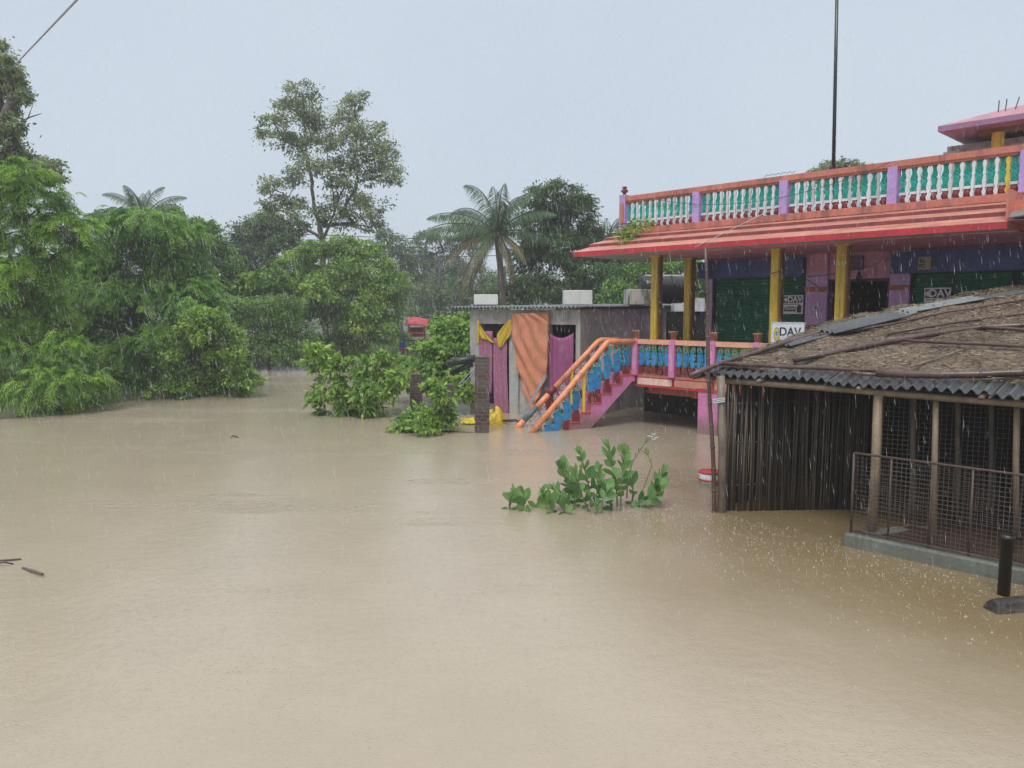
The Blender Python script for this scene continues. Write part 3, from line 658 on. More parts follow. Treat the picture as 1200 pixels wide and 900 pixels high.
# local frame of the hut rotated: x = along front (to the left), y = inward
HUTA = math.atan2(FL.y, FL.x)
hut.rotation_euler = (0, 0, HUTA)   # local x -> FL, local y -> rotated left of FL (towards the viewer) so inward is -y
FLEN, SLEN, HZ = 3.55, 6.3, 2.80
w = MB()
def hb(x0, x1, y0, y1, z0, z1, mi=0): w.bx(x0, x1, -y1, -y0, z0, z1, mi)
hb(0, .13, 0, .22, -.6, HZ, 2); hb(.13, .95, .0, .2, 2.42, HZ); hb(.95, 2.19, .0, .2, 2.42, HZ); hb(2.19, 3.2, 0, .2, 2.42, HZ); hb(3.2, FLEN, 0, .22, -.6, HZ, 0)
hb(.95, 1.0, 0, .2, -.6, 2.42); hb(1.89, 2.19, -.02, .2, -.6, 2.42, 2); hb(1.0, 1.89, 0.03, .2, -.6, .95, 1)
hb(-.0, .2, .22, SLEN, -.6, HZ+.02, 1); hb(FLEN-.2, FLEN, .22, SLEN, -.6, HZ, 0); hb(.2, FLEN-.2, SLEN-.2, SLEN, -.6, HZ, 1)
hb(.13, FLEN, .22, SLEN, -.6, .18, 1)
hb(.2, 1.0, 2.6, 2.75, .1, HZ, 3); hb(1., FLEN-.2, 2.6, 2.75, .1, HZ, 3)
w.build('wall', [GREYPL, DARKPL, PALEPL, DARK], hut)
def hutw(x, y, z): return HC+FL*x+SD*y+Vector((0, 0, z))
P = []; nx = 136
for j, (y, z) in enumerate(((-.30, 2.86), (3, 2.90), (SLEN+.2, 2.95))):
    P.append([(-.12+(FLEN+.55)*i/nx, -y, z+.03*math.sin(i*PI/2)) for i in range(nx+1)])
rfm = MB(); rfm.grid(P, thick=(0, 0, .012)); rfm.build('corrugated_roof', ASBL, hut)
mb = MB(); mb.bx(-.14, .24, -SLEN, 0, HZ+.02, HZ+.08); mb.build('wall_coping', DARK, hut)
def blk(px0, px1, py0, py1, Y, lab, mat, dpt=.45, label_g='concrete blocks weighing down the hut roof'):
    a = W(px0, py1, Y); b = W(px1, py0, Y); z0 = 2.94; w_ = b.x-a.x; h_ = b.z-z0
    m = MB(); m.box((0, 0, h_/2), (w_, dpt, h_)); c = ((a.x+b.x)/2, Y+dpt/2, z0)
    o = m.build('concrete_block', mat, None, loc=c); bv = o.modifiers.new('edge', 'BEVEL'); bv.width = .015; bv.segments = 2
    o.rotation_euler = (0, 0, .05); return tag(o, lab, 'concrete block', label_g)
blk(555, 583, 345, 361, 21.9, 'plain white block at the left end of the hut roof', WHITEBLK)
blk(661, 694, 340, 359, 21.0, 'white block standing in the middle of the hut roof', WHITEBLK, .5)
blk(735, 768, 339, 359, 21.5, 'stained grey block on the hut roof beside the black tank', DIRTYBLK, .7)
c0 = W(752, 345, 22.0); c0.z = 3.38; c1 = c0+Vector((1.22, .2, 0))
mb = MB(); r = .40; dd = (c1-c0).normalized()
mb.path([c0-dd*.03, c0, c0+dd*.06, c0+dd*.6, c1-dd*.06, c1, c1+dd*.03], [r*.7, r*.93, r, r, r, r*.93, r*.7], 24)
mb.path([c0+dd*.35, c0+dd*.40], r+.02, 24); mb.path([c0+dd*.8, c0+dd*.85], r+.02, 24)
tk = thing('water_tank', 'black plastic water tank lying on its side on the hut roof', 'water tank', (c0.x, c0.y, 2.95))
mb.build('body', BLACKP, tk, (c0.x, c0.y, 2.95), True)
mb = MB(); mb.box(c0+dd*.6+Vector((0, 0, r-.01)), (1.0, .3, .04), .16); mb.build('top_highlight', WHITE, tk, (c0.x, c0.y, 2.95))  # white strip added as the bright highlight along the tank top
a = W(806, 352, 23.5); mb = MB(); mb.box((0, 0, .2), (.9, .5, .4)); o = mb.build('white_box', WHITE, None, loc=(a.x, 23.5, 2.75)); tag(o, 'small white box glimpsed between the second yellow column and the lilac wall', 'box')
mb = MB(); mb.bx(-.6, .6, -.2, .2, -2.7, 0); mb.build('plinth', DARK, o)
# curtains on the hut
def cloth(name, px, mat, label, nx=26, nz=30, off=.12, fold=.03, nf=7, swag=None, noise_=.01, thick=.006):
    """px = list of rows (y, xl, xr) in the hut front plane"""
    p0 = HC-SD*off; rows = []
    ys = [r[0] for r in px]
    for j in range(nz+1):
        f = j/nz; yv = ys[0]+(ys[-1]-ys[0])*f
        xl = np.interp(yv, ys, [r[1] for r in px]); xr = np.interp(yv, ys, [r[2] for r in px])
        row = []
        for i in range(nx+1):
            g = i/nx; yy = yv+(swag(g, f) if swag else 0)
            q = hit(xl+(xr-xl)*g, yy, p0, SD)
            dd_ = fold*math.sin(g*nf*2*PI+math.sin(f*3)*.6)*(.4+.6*f) if not callable(fold) else fold(g, f)
            row.append(q-SD*(dd_+random.gauss(0, noise_*.15)))
        rows.append(row)
    m = MB(); m.grid(rows, thick=SD*thick); b = hit(px[-1][1], px[-1][0], p0, SD)
    return tag(m.build(name, mat, None, b, True, b), label, 'curtain', 'cloths hung over the hut doorways')
def clothmat(name, c, c2=None, sc_=30, ang=1):
    m = M(name, c, .85, .12, 3, .3, 60, dirt=tuple(x*.45 for x in c), damt=.45, dscale=(3, 3, 1), spec=.15)
    if c2:
        t = m.node_tree; p = [n for n in t.nodes if n.type == 'BSDF_PRINCIPLED'][0]; src = p.inputs['Base Color'].links[0].from_socket
        wv = N(t, 'ShaderNodeTexVoronoi'); wv.inputs['Scale'].default_value = sc_; tc = N(t, 'ShaderNodeTexCoord'); L(t, tc.outputs['Object'], wv.inputs['Vector'])
        L(t, mixc(t, ramp(t, wv.outputs['Distance'], [(.25, (1,)*3), (.4, (0,)*3)]), src, c2), p.inputs['Base Color'])
    return m
OC = clothmat('orange_cloth', (.58, .24, .14))
cloth('orange_sheet', [(367, 600, 628), (377, 600, 643), (400, 601, 643), (440, 608, 642), (470, 617, 630), (486, 622, 627)], OC,
      'large orange cloth draped diagonally over the middle doorway', 30, 46, .16,
      fold=lambda g, f: .065*math.sin((f*1.1*(.55+.45*f)+.62*(1-g)**1.4*(1-.5*f))*2*PI*4.6+.7*math.sin(g*5+f*3))*min(1, .25+1.2*f)*(.6+.4*math.sin(g*3+f*5))+.05*g)
cloth('thin_orange_cloth', [(366, 620, 643), (380, 621, 643), (410, 622, 643), (432, 624, 642)], clothmat('orange_cloth_thin', (.56, .25, .11)),
      'flat tan-orange cloth hanging behind the draped orange one', 14, 14, .13, fold=.012, nf=2)
PC = clothmat('magenta_cloth', (.32, .10, .22))
cloth('purple_curtain', [(390, 643, 672), (420, 643, 672), (480, 644, 670)], PC, 'plain magenta curtain in the doorway nearest the stairs', 40, 20, .05, .022, 6, swag=lambda g, f: 6*math.sin(g*PI)*(1-f))
LCm = clothmat('patterned_pink_cloth', (.36, .13, .22), (.44, .25, .34), 34)
cloth('patterned_curtain', [(388, 562, 577), (430, 562, 577), (462, 561, 576)], LCm, 'short faded pink patterned curtain behind the tallest brick pillar', 18, 16, .06, .02, 3)
cloth('patterned_curtain', [(396, 578, 594), (430, 578, 594), (480, 579, 596), (487, 580, 595)], LCm, 'long pink patterned curtain right of the tallest brick pillar', 18, 22, .06, .022, 3)
YC = clothmat('yellow_cloth', (.58, .40, .04))
cloth('yellow_scarf', [(374, 559, 563), (384, 560, 570), (396, 563, 583)], YC, 'yellow cloth draped from the left top of the hut doorway', 16, 12, .10, .02, 2, swag=lambda g, f: 8*g)
cloth('yellow_scarf', [(374, 597, 599), (384, 588, 600), (392, 582, 599), (400, 583, 592), (408, 585, 588)], YC, 'yellow cloth knotted beside the orange sheet at the door top', 16, 12, .10, .02, 2)
cloth('yellow_strip', [(376, 559, 561.5), (404, 559, 561)], YC, 'narrow yellow strip hanging at the left jamb of the hut', 3, 8, .12, .005, 1)
# leaning grey plank
a, b = W(639, 440, 18.9), W(606, 497, 18.7)
mb = MB(); mb.path([b-Vector((.1, 0, .25)), a], .045, 4); top(mb, 'leaning_plank', STEEL, 'grey plank leaning between the orange cloth and the far handrail', 'plank', (b.x, b.y, 0))
# ------------------------------------------------------------------ brick pillars
br = bpy.data.materials.new('wet_brickwork'); t = nt(br)
out = N(t, 'ShaderNodeOutputMaterial'); p = N(t, 'ShaderNodeBsdfPrincipled'); L(t, p.outputs[0], out.inputs[0])
tc = N(t, 'ShaderNodeTexCoord'); mp = N(t, 'ShaderNodeMapping'); mp.inputs['Rotation'].default_value = (PI/2, 0, 0); L(t, tc.outputs['Object'], mp.inputs[0])
bk = N(t, 'ShaderNodeTexBrick'); L(t, mp.outputs[0], bk.inputs['Vector']); bk.inputs['Scale'].default_value = 1; bk.inputs['Brick Width'].default_value = .22; bk.inputs['Row Height'].default_value = .085
bk.inputs['Mortar Size'].default_value = .009; bk.inputs['Color1'].default_value = (.10, .035, .025, 1); bk.inputs['Color2'].default_value = (.06, .03, .025, 1); bk.inputs['Mortar'].default_value = (.17, .15, .13, 1)
cc = mixc(t, ramp(t, noise(t, 3.2, 6, rough=.7), [(.44, (0,)*3), (.55, (.9,)*3)]), bk.outputs['Color'], (.105, .095, .082))
L(t, cc, p.inputs['Base Color']); p.inputs['Roughness'].default_value = .5
bn = N(t, 'ShaderNodeBump'); bn.inputs['Strength'].default_value = .6; bn.inputs['Distance'].default_value = .02; L(t, mth(t, 'SUBTRACT', noise(t, 30, 4), mth(t, 'MULTIPLY', bk.outputs['Fac'], .8)), bn.inputs['Height']); L(t, bn.outputs[0], p.inputs['Normal'])
def pillar(px, pyb, pyt, wpx, lab):
    b = WZ(px, pyb); wd = wpx/PPM(b.y); h = W(px, pyt, b.y).z; m = MB(); z = -.5; k = 0
    while z < h-.02:
        hh = min(.085, h-z); o = random.uniform(-.008, .008); m.box((o, 0, z+hh/2-.004), (wd+random.uniform(-.012, .012), wd+random.uniform(-.012, .012), hh-.008)); z += hh; k += 1
    m.box((0, 0, (h-.55)/2), (wd-.02, wd-.02, h+.45))
    if wpx > 15: m.box((.01, 0, h+.01), (wd+.03, wd+.03, .03))
    o = m.build('brick_pillar', br, None, loc=(b.x, b.y, 0)); o.rotation_euler = (0, 0, .1); return tag(o, lab, 'pillar', 'bare brick pillars standing in the flood')
pillar(565, 506, 419, 16, 'tallest brick pillar, standing in front of the hut curtains')
pillar(527, 499, 449, 10, 'slim brick pillar half covered by the leafy vine')
pillar(488, 480, 438, 14, 'short brick pillar among the shrubs, farthest from the hut')
# ------------------------------------------------------------------ thatched shed
EA = Vector((2.54, 10.8, 0)); ED = Vector((.697, -.717, 0)); UD = Vector((.717, .697, 0)); ZEV = 1.90; KS = .235
def roofz(x, y): return ZEV+KS*((x-EA.x)*UD.x+(y-EA.y)*UD.y)
def onroof(px, py, dz=.0):
    n = Vector((-KS*UD.x, -KS*UD.y, 1)); return hit(px, py, Vector((EA.x, EA.y, ZEV+dz)), n)
shed = thing('thatched_shed', 'open bamboo shed with thatch over dark corrugated sheets', 'shed', (2.9, 10.6, 0))
SO = Vector((2.9, 10.6, 0))
# outline on the slope: e along eave, u up slope ; left edge runs from (0,0) towards (3.03,1.8) then along +x
def eu(x, y): d = Vector((x-EA.x, y-EA.y, 0)); return d.dot(ED), d.dot(UD)
def xy(e, u): p = EA+ED*e+UD*u; return p.x, p.y
topc = [onroof(812, 440), onroof(850, 424), onroof(900, 406.5), onroof(950, 389), onroof(1000, 373.5), onroof(1050, 363), onroof(1100, 355), onroof(1200, 338), onroof(1300, 322)]
tops = [eu(p.x, p.y) for p in topc]
tu = [u for e, u in tops]; te = [e for e, u in tops]
def emin_at(u): return float(np.interp(u, tu, te))
EMAX = 7.0
def umax_at(e):     # highest u at which emin <= e
    best = 0
    for k in range(0, 121):
        u = tu[-1]*k/120
        if emin_at(u) <= e: best = u
    return best
cg = MB(); pitch = .12; nper = 6
def corr_sheet(m, e0, e1, u0, u1, dz, amp=.028, ph=0, mi=0, nu=3, skew=0, th=.010):
    n = int((e1-e0)/pitch*nper); P = []
    for j in range(nu):
        u = u0+(u1-u0)*j/(nu-1); row = []
        for i in range(n+1):
            e = e0+(e1-e0)*i/n; x, y = xy(e+skew*u, u); row.append((x, y, ZEV+KS*u+dz+amp*math.sin(2*PI*e/pitch+ph)))
        P.append(row)
    m.grid(P, mi, thick=(0, 0, th))
e = 0.02; k = 0
while e < EMAX:      # a row of sheets along the eave, slightly uneven
    w_ = random.uniform(.85, 1.05); du = random.uniform(-.04, .05); 
    umx = .75 if e > .6 else (.50)
    # stop each sheet at the left rake
    corr_sheet(cg, e, e+w_+.05, du, min(umx, max(.25, umax_at(e+.02)+.05)), .012*(k % 2)+random.uniform(-.008, .008), mi=0)
    e += w_; k += 1
cg.build('corrugated_roof', [ASB], shed, SO)
# supporting underlayer of the roof
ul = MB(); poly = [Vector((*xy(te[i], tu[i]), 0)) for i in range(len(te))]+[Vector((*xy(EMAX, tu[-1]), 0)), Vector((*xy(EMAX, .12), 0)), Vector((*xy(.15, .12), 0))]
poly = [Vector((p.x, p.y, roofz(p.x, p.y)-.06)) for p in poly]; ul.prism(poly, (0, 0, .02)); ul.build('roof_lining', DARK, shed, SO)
# thatch : displaced sheet and loose straw
TH = M('wet_straw_thatch', (.20, .145, .10), .85, .3, 2.2, 1.0, 90, dirt=(.085, .06, .045), damt=.7, dscale=(2, 2, 2))
rows = []; NE, NU = 110, 60
from mathutils import noise as mn
def thz(x, y): return .07+.07*mn.noise(Vector((x*2.3, y*2.3, 0)))+.02*mn.noise(Vector((x*9, y*9, 3)))+.012*mn.noise(Vector((x*28, y*28, 3)))
U0 = .40
for j in range(NU+1):
    u = U0+(tu[-1]-U0)*j/NU; e0 = emin_at(u)+.08; row = []
    for i in range(NE+1):
        e = e0+(EMAX-e0)*i/NE; uu = u+.13*mn.noise(Vector((e*3, 0, 5)))*(1 if j == 0 else 0)+(.08*mn.noise(Vector((e*11, 0, 5))) if j == 0 else 0)
        x, y = xy(e, uu); row.append((x, y, roofz(x, y)+(thz(x, y) if j else .0)))
    rows.append(row)
tb = MB(); tb.grid(rows, thick=(0, 0, -.03)); th = tb.build('thatch', TH, shed, SO, True)
n = 46000; us = rng.uniform(U0-.10, tu[-1], n); es = np.array([emin_at(u) for u in us]); es = es+.02+(EMAX-es)*rng.random(n)**1.15
pts = np.array([(*xy(e, u), 0) for e, u in zip(es, us)]); pts[:, 2] = [roofz(x, y)+thz(x, y)*1.05 for x, y in pts[:, :2]]
D = nrm(np.array([UD.x, UD.y, KS])*-.9+rng.normal(size=(n, 3))*np.array([.8, .8, .10])); nn = np.array([-KS*UD.x, -KS*UD.y, 1.]); S_ = nrm(np.cross(D, nn+rng.normal(size=(n, 3))*.5))
Ln = rng.uniform(.05, .16, n); V, F = leafquads(pts, D, S_, Ln, rng.uniform(.006, .013, n), -.12)
STR = leafmat('loose_straw', (.10, .072, .054), (.52, .43, .32), .05, .6, .2)
link('loose_straw', npmesh('loose_straw', V-np.array(SO), F, STR, rng.random(n)**1.3), shed)
# poles lying on the thatch
def rpole(pxs, r, mat, nm='roof_pole', dz=.12):
    r *= 1.2
    pts = [onroof(x, y, dz) for x, y in pxs]; q = []
    for a, b in zip(pts[:-1], pts[1:]):
        k = max(2, int((b-a).length/.35))
        for i in range(k): q.append(a.lerp(b, i/k)+Vector((0, 0, random.uniform(-.008, .008))))
    q.append(pts[-1]); m = MB(); rs = [r*(1-.25*i/len(q))*random.uniform(.96, 1.04) for i in range(len(q))]; m.path(q, rs, 8)
    for i in range(1, len(q)-1): m.path([q[i]-(q[i+1]-q[i]).normalized()*.012, q[i]+(q[i+1]-q[i]).normalized()*.012], rs[i]*1.14, 8)
    return m.build(nm, mat, shed, SO, True)
rpole([(809, 440), (850, 424), (900, 408), (950, 393), (1000, 378), (1016, 375)], .030, BAMB)
rpole([(842, 425), (890, 428), (1000, 433), (1077, 435)], .024, BAMB)
rpole([(1027, 437.5), (1100, 440), (1200, 436), (1300, 432)], .040, BAMB)
rpole([(998, 437), (1026, 439)], .02, BAMB)
rpole([(930, 422), (1000, 408), (1053, 398), (1153, 383), (1290, 376)], .034, BAMB)
rpole([(1060, 399), (1130, 402), (1200, 406), (1290, 410)], .018, BAMB)
rpole([(1067, 430), (1100, 419), (1137, 408)], .012, WOOD)
rpole([(1040, 391), (1120, 378), (1200, 367), (1290, 352)], .018, BAMB)
rpole([(1150, 384), (1210, 387), (1290, 392)], .022, BAMB)
rpole([(960, 393), (1050, 379), (1110, 366), (1200, 352)], .016, BAMB)
# loose sheets along the upper edge
def esheet(a, b, wd, nm, mat, dz=.10, lift=0):
    p, q = onroof(*a, dz), onroof(*b, dz); d = (q-p); ln = d.length; d = d.normalized(); up = Vector((-KS*UD.x, -KS*UD.y, 1)).normalized(); s = up.cross(d).normalized(); n_ = int(wd/pitch*nper)
    P = []
    for j in range(2):
        P.append([p+d*ln*j+s*(wd*i/n_-wd*.25)+up*(.022*math.sin(2*PI*i/nper)+lift) for i in range(n_+1)])
    m = MB(); m.grid(P, thick=up*.008); return m.build(nm, mat, shed, SO)
esheet((921, 405), (1010, 381), .36, 'loose_roof_sheet', ASB, .10)
esheet((972, 390), (1062, 369), .40, 'loose_roof_sheet', ASB, .15)
esheet((1000, 388), (1070, 366), .30, 'loose_roof_sheet', ASBL, .09)
esheet((1062, 366), (1150, 350), .26, 'loose_roof_sheet', ASBL, .10)
esheet((1140, 352), (1260, 333), .22, 'loose_roof_sheet', ASB, .08)
# eave beam
def wp(px, py, Y): return W(px, py, Y)
def onev(e, u, z): x, y = xy(e, u); return Vector((x, y, z))
mb = MB(); mb.path([onev(.35, .14, ZEV-.075), onev(2.2, .13, ZEV-.075), onev(3.4, .13, ZEV-.09), onev(EMAX, .13, ZEV-.08)], .042, 8); mb.path([onev(.2, .18, ZEV-.07), onev(.9, 1.7, ZEV+.30)], .035, 7); mb.build('eave_beam', WOODL, shed, SO, True)
for e_ in (1.0, 2.3, 3.6, 4.9):
    mb = MB(); mb.path([onev(e_, -.0, ZEV-.045), onev(e_+.1, min(umax_at(e_), 3.4)-.1, ZEV+KS*(min(umax_at(e_), 3.4)-.1)-.09)], .03, 7); mb.build('rafter', WOOD, shed, SO, True)
def post(pts, r, mat, nm='post'):
    q = [Vector(p) for p in pts]; m = MB(); m.path(q, [r*(1-.12*i/len(q)) for i in range(len(q))], 9); return m.build(nm, mat, shed, SO, True)
c = WZ(846, 600); post([(c.x, c.y, -.5), (c.x-.01, c.y, .9), (c.x-.06, c.y+.02, ZEV+.0)], .062, WOOD)
def pst(px0, py0, Y0, px1, py1, Y1, r, mat=WOOD, mid=None):
    a, b = W(px0, py0, Y0), W(px1, py1, Y1); m_ = a.lerp(b, .5)+Vector((random.uniform(-.02, .02), 0, 0)); post([a-(b-a).normalized()*.05, m_, b+(b-a).normalized()*.04], r, mat)
pst(1021, 627, 9.05, 1029, 465, 9.12, .058, WOODL)
pst(1094, 640, 8.62, 1097, 466, 8.72, .035, WOODL); pst(1191, 622, 8.2, 1192, 462, 8.2, .033, WOODL)
pst(1070, 615, 10.2, 1071, 440, 10.2, .04); pst(1122, 612, 10.4, 1123, 430, 10.4, .04); pst(1160, 615, 10.1, 1161, 440, 10.1, .035)
# split bamboo screen under the roof
scn = MB()
for (a, b, dens, nm_) in ((Vector((c.x+.05, c.y+.05, 0)), Vector((4.95, 10.62, 0)), 1, 0), (Vector((c.x+.10, c.y+.30, 0)), Vector((5.0, 12.35, 0)), 0, 1)):
  x = 0; ln = (b-a).length; i = 0
  while x < ln:
      w_ = random.uniform(.014, .034); scn.mi = random.choice((0, 0, 1, 2)) if not nm_ else 2; g = random.uniform(-.003, .013) if x < 1.3 else random.uniform(-.008, .006)
      p = a.lerp(b, x/ln); zt_ = roofz(p.x, p.y)-.08-random.choice((0, 0, .05, .12, .2))*random.random()-.02
      if x < .9: zt_ = min(zt_, roofz(p.x, p.y)-.04)
      le = random.gauss(0, .022); yo = random.uniform(-.02, .02)
      pts = [p+Vector((0, yo, -.3)), p+Vector((le*.5+random.gauss(0, .006), yo, zt_*.5)), p+Vector((le+random.gauss(0, .01), yo, zt_))]
      scn.path(pts, [w_*.55, w_*.5, w_*.42], 5); x += w_+g; i += 1
a = Vector((c.x+.05, c.y+.05, 0)); b = Vector((4.95, 10.62, 0))
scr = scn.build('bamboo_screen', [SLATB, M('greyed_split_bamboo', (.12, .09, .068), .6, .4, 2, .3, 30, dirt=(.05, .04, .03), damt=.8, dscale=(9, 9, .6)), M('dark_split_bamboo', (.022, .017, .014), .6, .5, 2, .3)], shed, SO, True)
for z in (.35, .95, 1.5):
    m = MB(); m.path([a+Vector((0, .05, z)), b+Vector((0, .05, z+.05))], .018, 6); m.build('cross_lath', SLATB, scr, SO, True)
# rear and right walls of the shed: dark mud and bamboo
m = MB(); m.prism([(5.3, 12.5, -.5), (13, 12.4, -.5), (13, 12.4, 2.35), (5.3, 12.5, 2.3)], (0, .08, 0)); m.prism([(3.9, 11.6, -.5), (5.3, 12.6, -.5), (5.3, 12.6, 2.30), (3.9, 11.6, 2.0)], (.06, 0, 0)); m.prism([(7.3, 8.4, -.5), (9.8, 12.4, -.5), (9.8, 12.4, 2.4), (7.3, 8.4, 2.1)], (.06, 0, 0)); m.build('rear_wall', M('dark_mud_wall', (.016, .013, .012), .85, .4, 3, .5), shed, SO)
# raised soil floor, kerb and cage
CA = Vector((4.02, 8.92, 0)); CB = CA+ED*2.6
def cw(e, u, z): return CA+ED*e+UD*u+Vector((0, 0, z))
m = MB(); m.prism([cw(-.05, -.06, -.5), cw(3.4, -.06, -.5), cw(3.4, .12, -.5), cw(-.05, .12, -.5)], (0, 0, .66)); m.prism([cw(-.05, .12, -.5), cw(.10, .12, -.5), cw(.9, 1.6, -.5), cw(.75, 1.6, -.5)], (0, 0, .64))
k_ = m.build('cement_kerb', KERB, shed, SO); bv = k_.modifiers.new('edge', 'BEVEL'); bv.width = .02; bv.segments = 2
rows = [[cw(e, u, .08+.10*min(1, u/1.5)+.03*mn.noise(Vector((e*3, u*3, 0)))) for e in np.linspace(.06+u*.35, 5, 40)] for u in np.linspace(.1, 2.6, 24)]
m = MB(); m.grid(rows, thick=(0, 0, -.3)); m.build('soil_floor', SOIL, shed, SO, True)
a, b = W(1032, 626, 9.35), W(1105, 618, 9.6); m = MB(); m.path([a, b], .075, 8); m.path([b+Vector((.05, .1, 0)), W(1145, 611, 10)], .06, 8); m.build('floor_log', WOOD, shed, SO, True)
def meshpanel(nm, A, Bv, z0, z1, sp, r, parent, frame=True):
    m = MB(); d = (Bv-A); ln = d.length; d = d.normalized(); n = int(ln/sp)
    for i in range(n+1):
        p = A+d*(i*ln/n); w1 = random.uniform(-.006, .006); m.path([p+Vector((w1, 0, z0)), p+Vector((-w1, 0, z1))], r, 4)
    k = int((z1-z0)/sp)
    for j in range(k+1):
        z = z0+(z1-z0)*j/k; m.path([A+Vector((0, 0, z)), A+d*ln*.5+Vector((0, 0, z-.008)), Bv+Vector((0, 0, z))], r, 4)
    return m.build(nm, WIREM, parent, SO)
gate = thing('mesh_gate', 'low rusty wire mesh panel standing on the cement kerb of the shed', 'mesh panel', CA)
def gp(m, p, q, r): m.path([p, q], r, 6)
m = MB(); A = cw(.0, .02, .16); z1 = 1.12
gp(m, cw(0, .02, .16), cw(0, .02, z1), .014); gp(m, cw(0, .02, z1), cw(3.2, .02, z1), .014); gp(m, cw(0, .02, .19), cw(3.2, .02, .19), .012)
for e_ in (.42, .85, 1.25, 1.9, 2.5): gp(m, cw(e_, .02, .16), cw(e_, .02, z1), .011)
m.build('frame', RUST, gate, CA, True)
o = meshpanel('wire_mesh', cw(0, .02, 0), cw(3.2, .02, 0), .19, z1, .048, .0024, gate); o.location = SO-CA
t1, t2 = W(1024, 600, 9.25), W(1240, 600, 8.3)
meshpanel('upper_wire_mesh', Vector((t1.x, t1.y, 0)), Vector((t2.x, t2.y, 0)), .35, 1.86, .055, .0024, shed)
# ------------------------------------------------------------------ small near things
b = WZ(837, 600); m = MB(); tp = W(826, 290, b.y+.1); q = [b+Vector((0, 0, -.5))]
for i in range(13): f = i/12; q.append(b.lerp(tp, f)+Vector((.012*math.sin(f*9), 0, 0)))
m.path(q, [.034-.014*i/13 for i in range(14)], 8)
for i in range(1, 13): m.path([q[i]-Vector((0, 0, .012)), q[i]+Vector((0, 0, .012))], (.034-.014*i/13)*1.2, 8)
bp = thing('bamboo_pole', 'tall thin dark bamboo pole standing upright at the shed corner', 'pole', (b.x, b.y, 0)); m.build('shaft', BAMB, bp, (b.x, b.y, 0), True)
m = MB(); z = 1.62
for k in range(3): m.path([W(834, 468+2*k, b.y)+Vector((0, -.05, 0)), W(848, 466+2*k, b.y+.0)+Vector((0, -.06, 0))], .012, 5)
m.build('binding', STEEL, bp, (b.x, b.y, 0))
b = WZ(1176, 697); m = MB(); zt_ = W(1176, 626, b.y).z
m.lathe(b, [(.056, -.4), (.056, zt_-.05), (.066, zt_-.05), (.070, zt_-.03), (.066, zt_-.01), (.045, zt_), (.0, zt_+.002)], 20)
top(m, 'standing_pipe', BLACKP, 'short black capped pipe standing upright in the water before the mesh', 'pipe', (b.x, b.y, 0), smooth=True)
a = WZ(1163, 716); a.z = .0; d = Vector((1, .18, .02)).normalized(); m = MB(); s = Vector((-d.y, d.x, 0)); L_ = 1.3
sec = [(-.11, -.08), (.11, -.08), (.09, .04), (.015, .10), (-.06, .08)]
m.prism([a+s*u+Vector((0, 0, v+.02))+(Vector((-.04, 0, 0)) if v < 0 else Vector()) for u, v in sec], d*L_)
o = top(m, 'floating_log', M('wet_dark_timber', (.036, .029, .026), .5, .5, 3, .8, 20, dirt=(.16, .14, .12), damt=.5, dscale=(2, 9, 9), spec=.6), 'squared dark log lying in the water below the black pipe', 'log', a)
bv = o.modifiers.new('edge', 'BEVEL'); bv.width = .02; bv.segments = 2
def stick(pts, r, lab, nm='floating_stick'):
    q = [WZ(x, y, z) for x, y, z in pts]; m = MB(); m.path(q, [r*(1-.4*i/len(q)) for i in range(len(q))], 6); return top(m, nm, BAMB, lab, 'stick', q[0], 'sticks drifting on the flood water')
stick([(-25, 660, .02), (0, 657, .02), (25, 655, .01)], .014, 'thin stick floating at the left edge, touching the frame')
stick([(27, 666, .0), (38, 669, .02), (50, 673, .03)], .018, 'dark stick tip poking up right of the other floating stick')
stick([(-10, 661, .0), (5, 659, .05), (16, 661, .0)], .010, 'bent twig arching over the stick at the left edge')
b = WZ(275, 513); m = MB(); m.path([b+Vector((-.09, 0, 0)), b+Vector((-.03, 0, .05)), b+Vector((.04, 0, .03)), b+Vector((.1, 0, 0))], [.01, .02, .018, .008], 6); top(m, 'floating_debris', BAMB, 'tiny dark scrap drifting alone in the open water', 'debris', b)
stick([(790, 0, 0)] if False else [(518, 505, .01), (540, 506, .02), (556, 507, 0)], .015, 'thin branch lying on the water beside the low green shrub')
b = WZ(832, 566); m = MB(); m.lathe(b, [(.13, -.05), (.17, .06), (.17, .18), (.155, .18), (.15, .08)], 16, 0); m.lathe(b, [(.178, .05), (.182, .065), (.178, .08)], 16, 1); m.lathe(b, [(.175, .17), (.185, .185), (.175, .2)], 16, 1)
top(m, 'plastic_tub', [WHITE, RED], 'white plastic tub with red rims floating behind the bamboo pole', 'tub', b, smooth=True)
# yellow tarpaulin by the brick pillar
YT = M('yellow_tarpaulin', (.66, .46, .02), .35, .15, 4, .1)
b = WZ(579, 497); m = MB(); n = 22
rows = []
for j in range(9):
    f = j/8*PI/2; row = []
    for i in range(n):
        a_ = 2*PI*i/n; rr = (.26*math.cos(f)+.03)*(1+.22*mn.noise(Vector((math.cos(a_)*2, math.sin(a_)*2, f*2)))); row.append(b+Vector((rr*math.cos(a_), rr*math.sin(a_)*.8, -.06+.44*math.sin(f)*(1+.25*mn.noise(Vector((math.cos(a_)*1.5, math.sin(a_)*1.5, 4)))))))
    row.append(row[0]); rows.append(row)
m.grid(rows); top(m, 'yellow_bag', YT, 'crumpled yellow plastic bag bulging beside the tallest brick pillar', 'bag', b)
b = WZ(553, 497); rows = [[b+Vector((-.28+.56*i/10, -.15+.5*j/5, .04+.06*mn.noise(Vector((i*.5, j*.6, 1)))+.05*j/5)) for i in range(11)] for j in range(6)]
m = MB(); m.grid(rows, thick=(0, 0, .01)); top(m, 'yellow_sheet', YT, 'flat yellow plastic sheet lying left of the tallest brick pillar', 'plastic sheet', b)
m = MB()
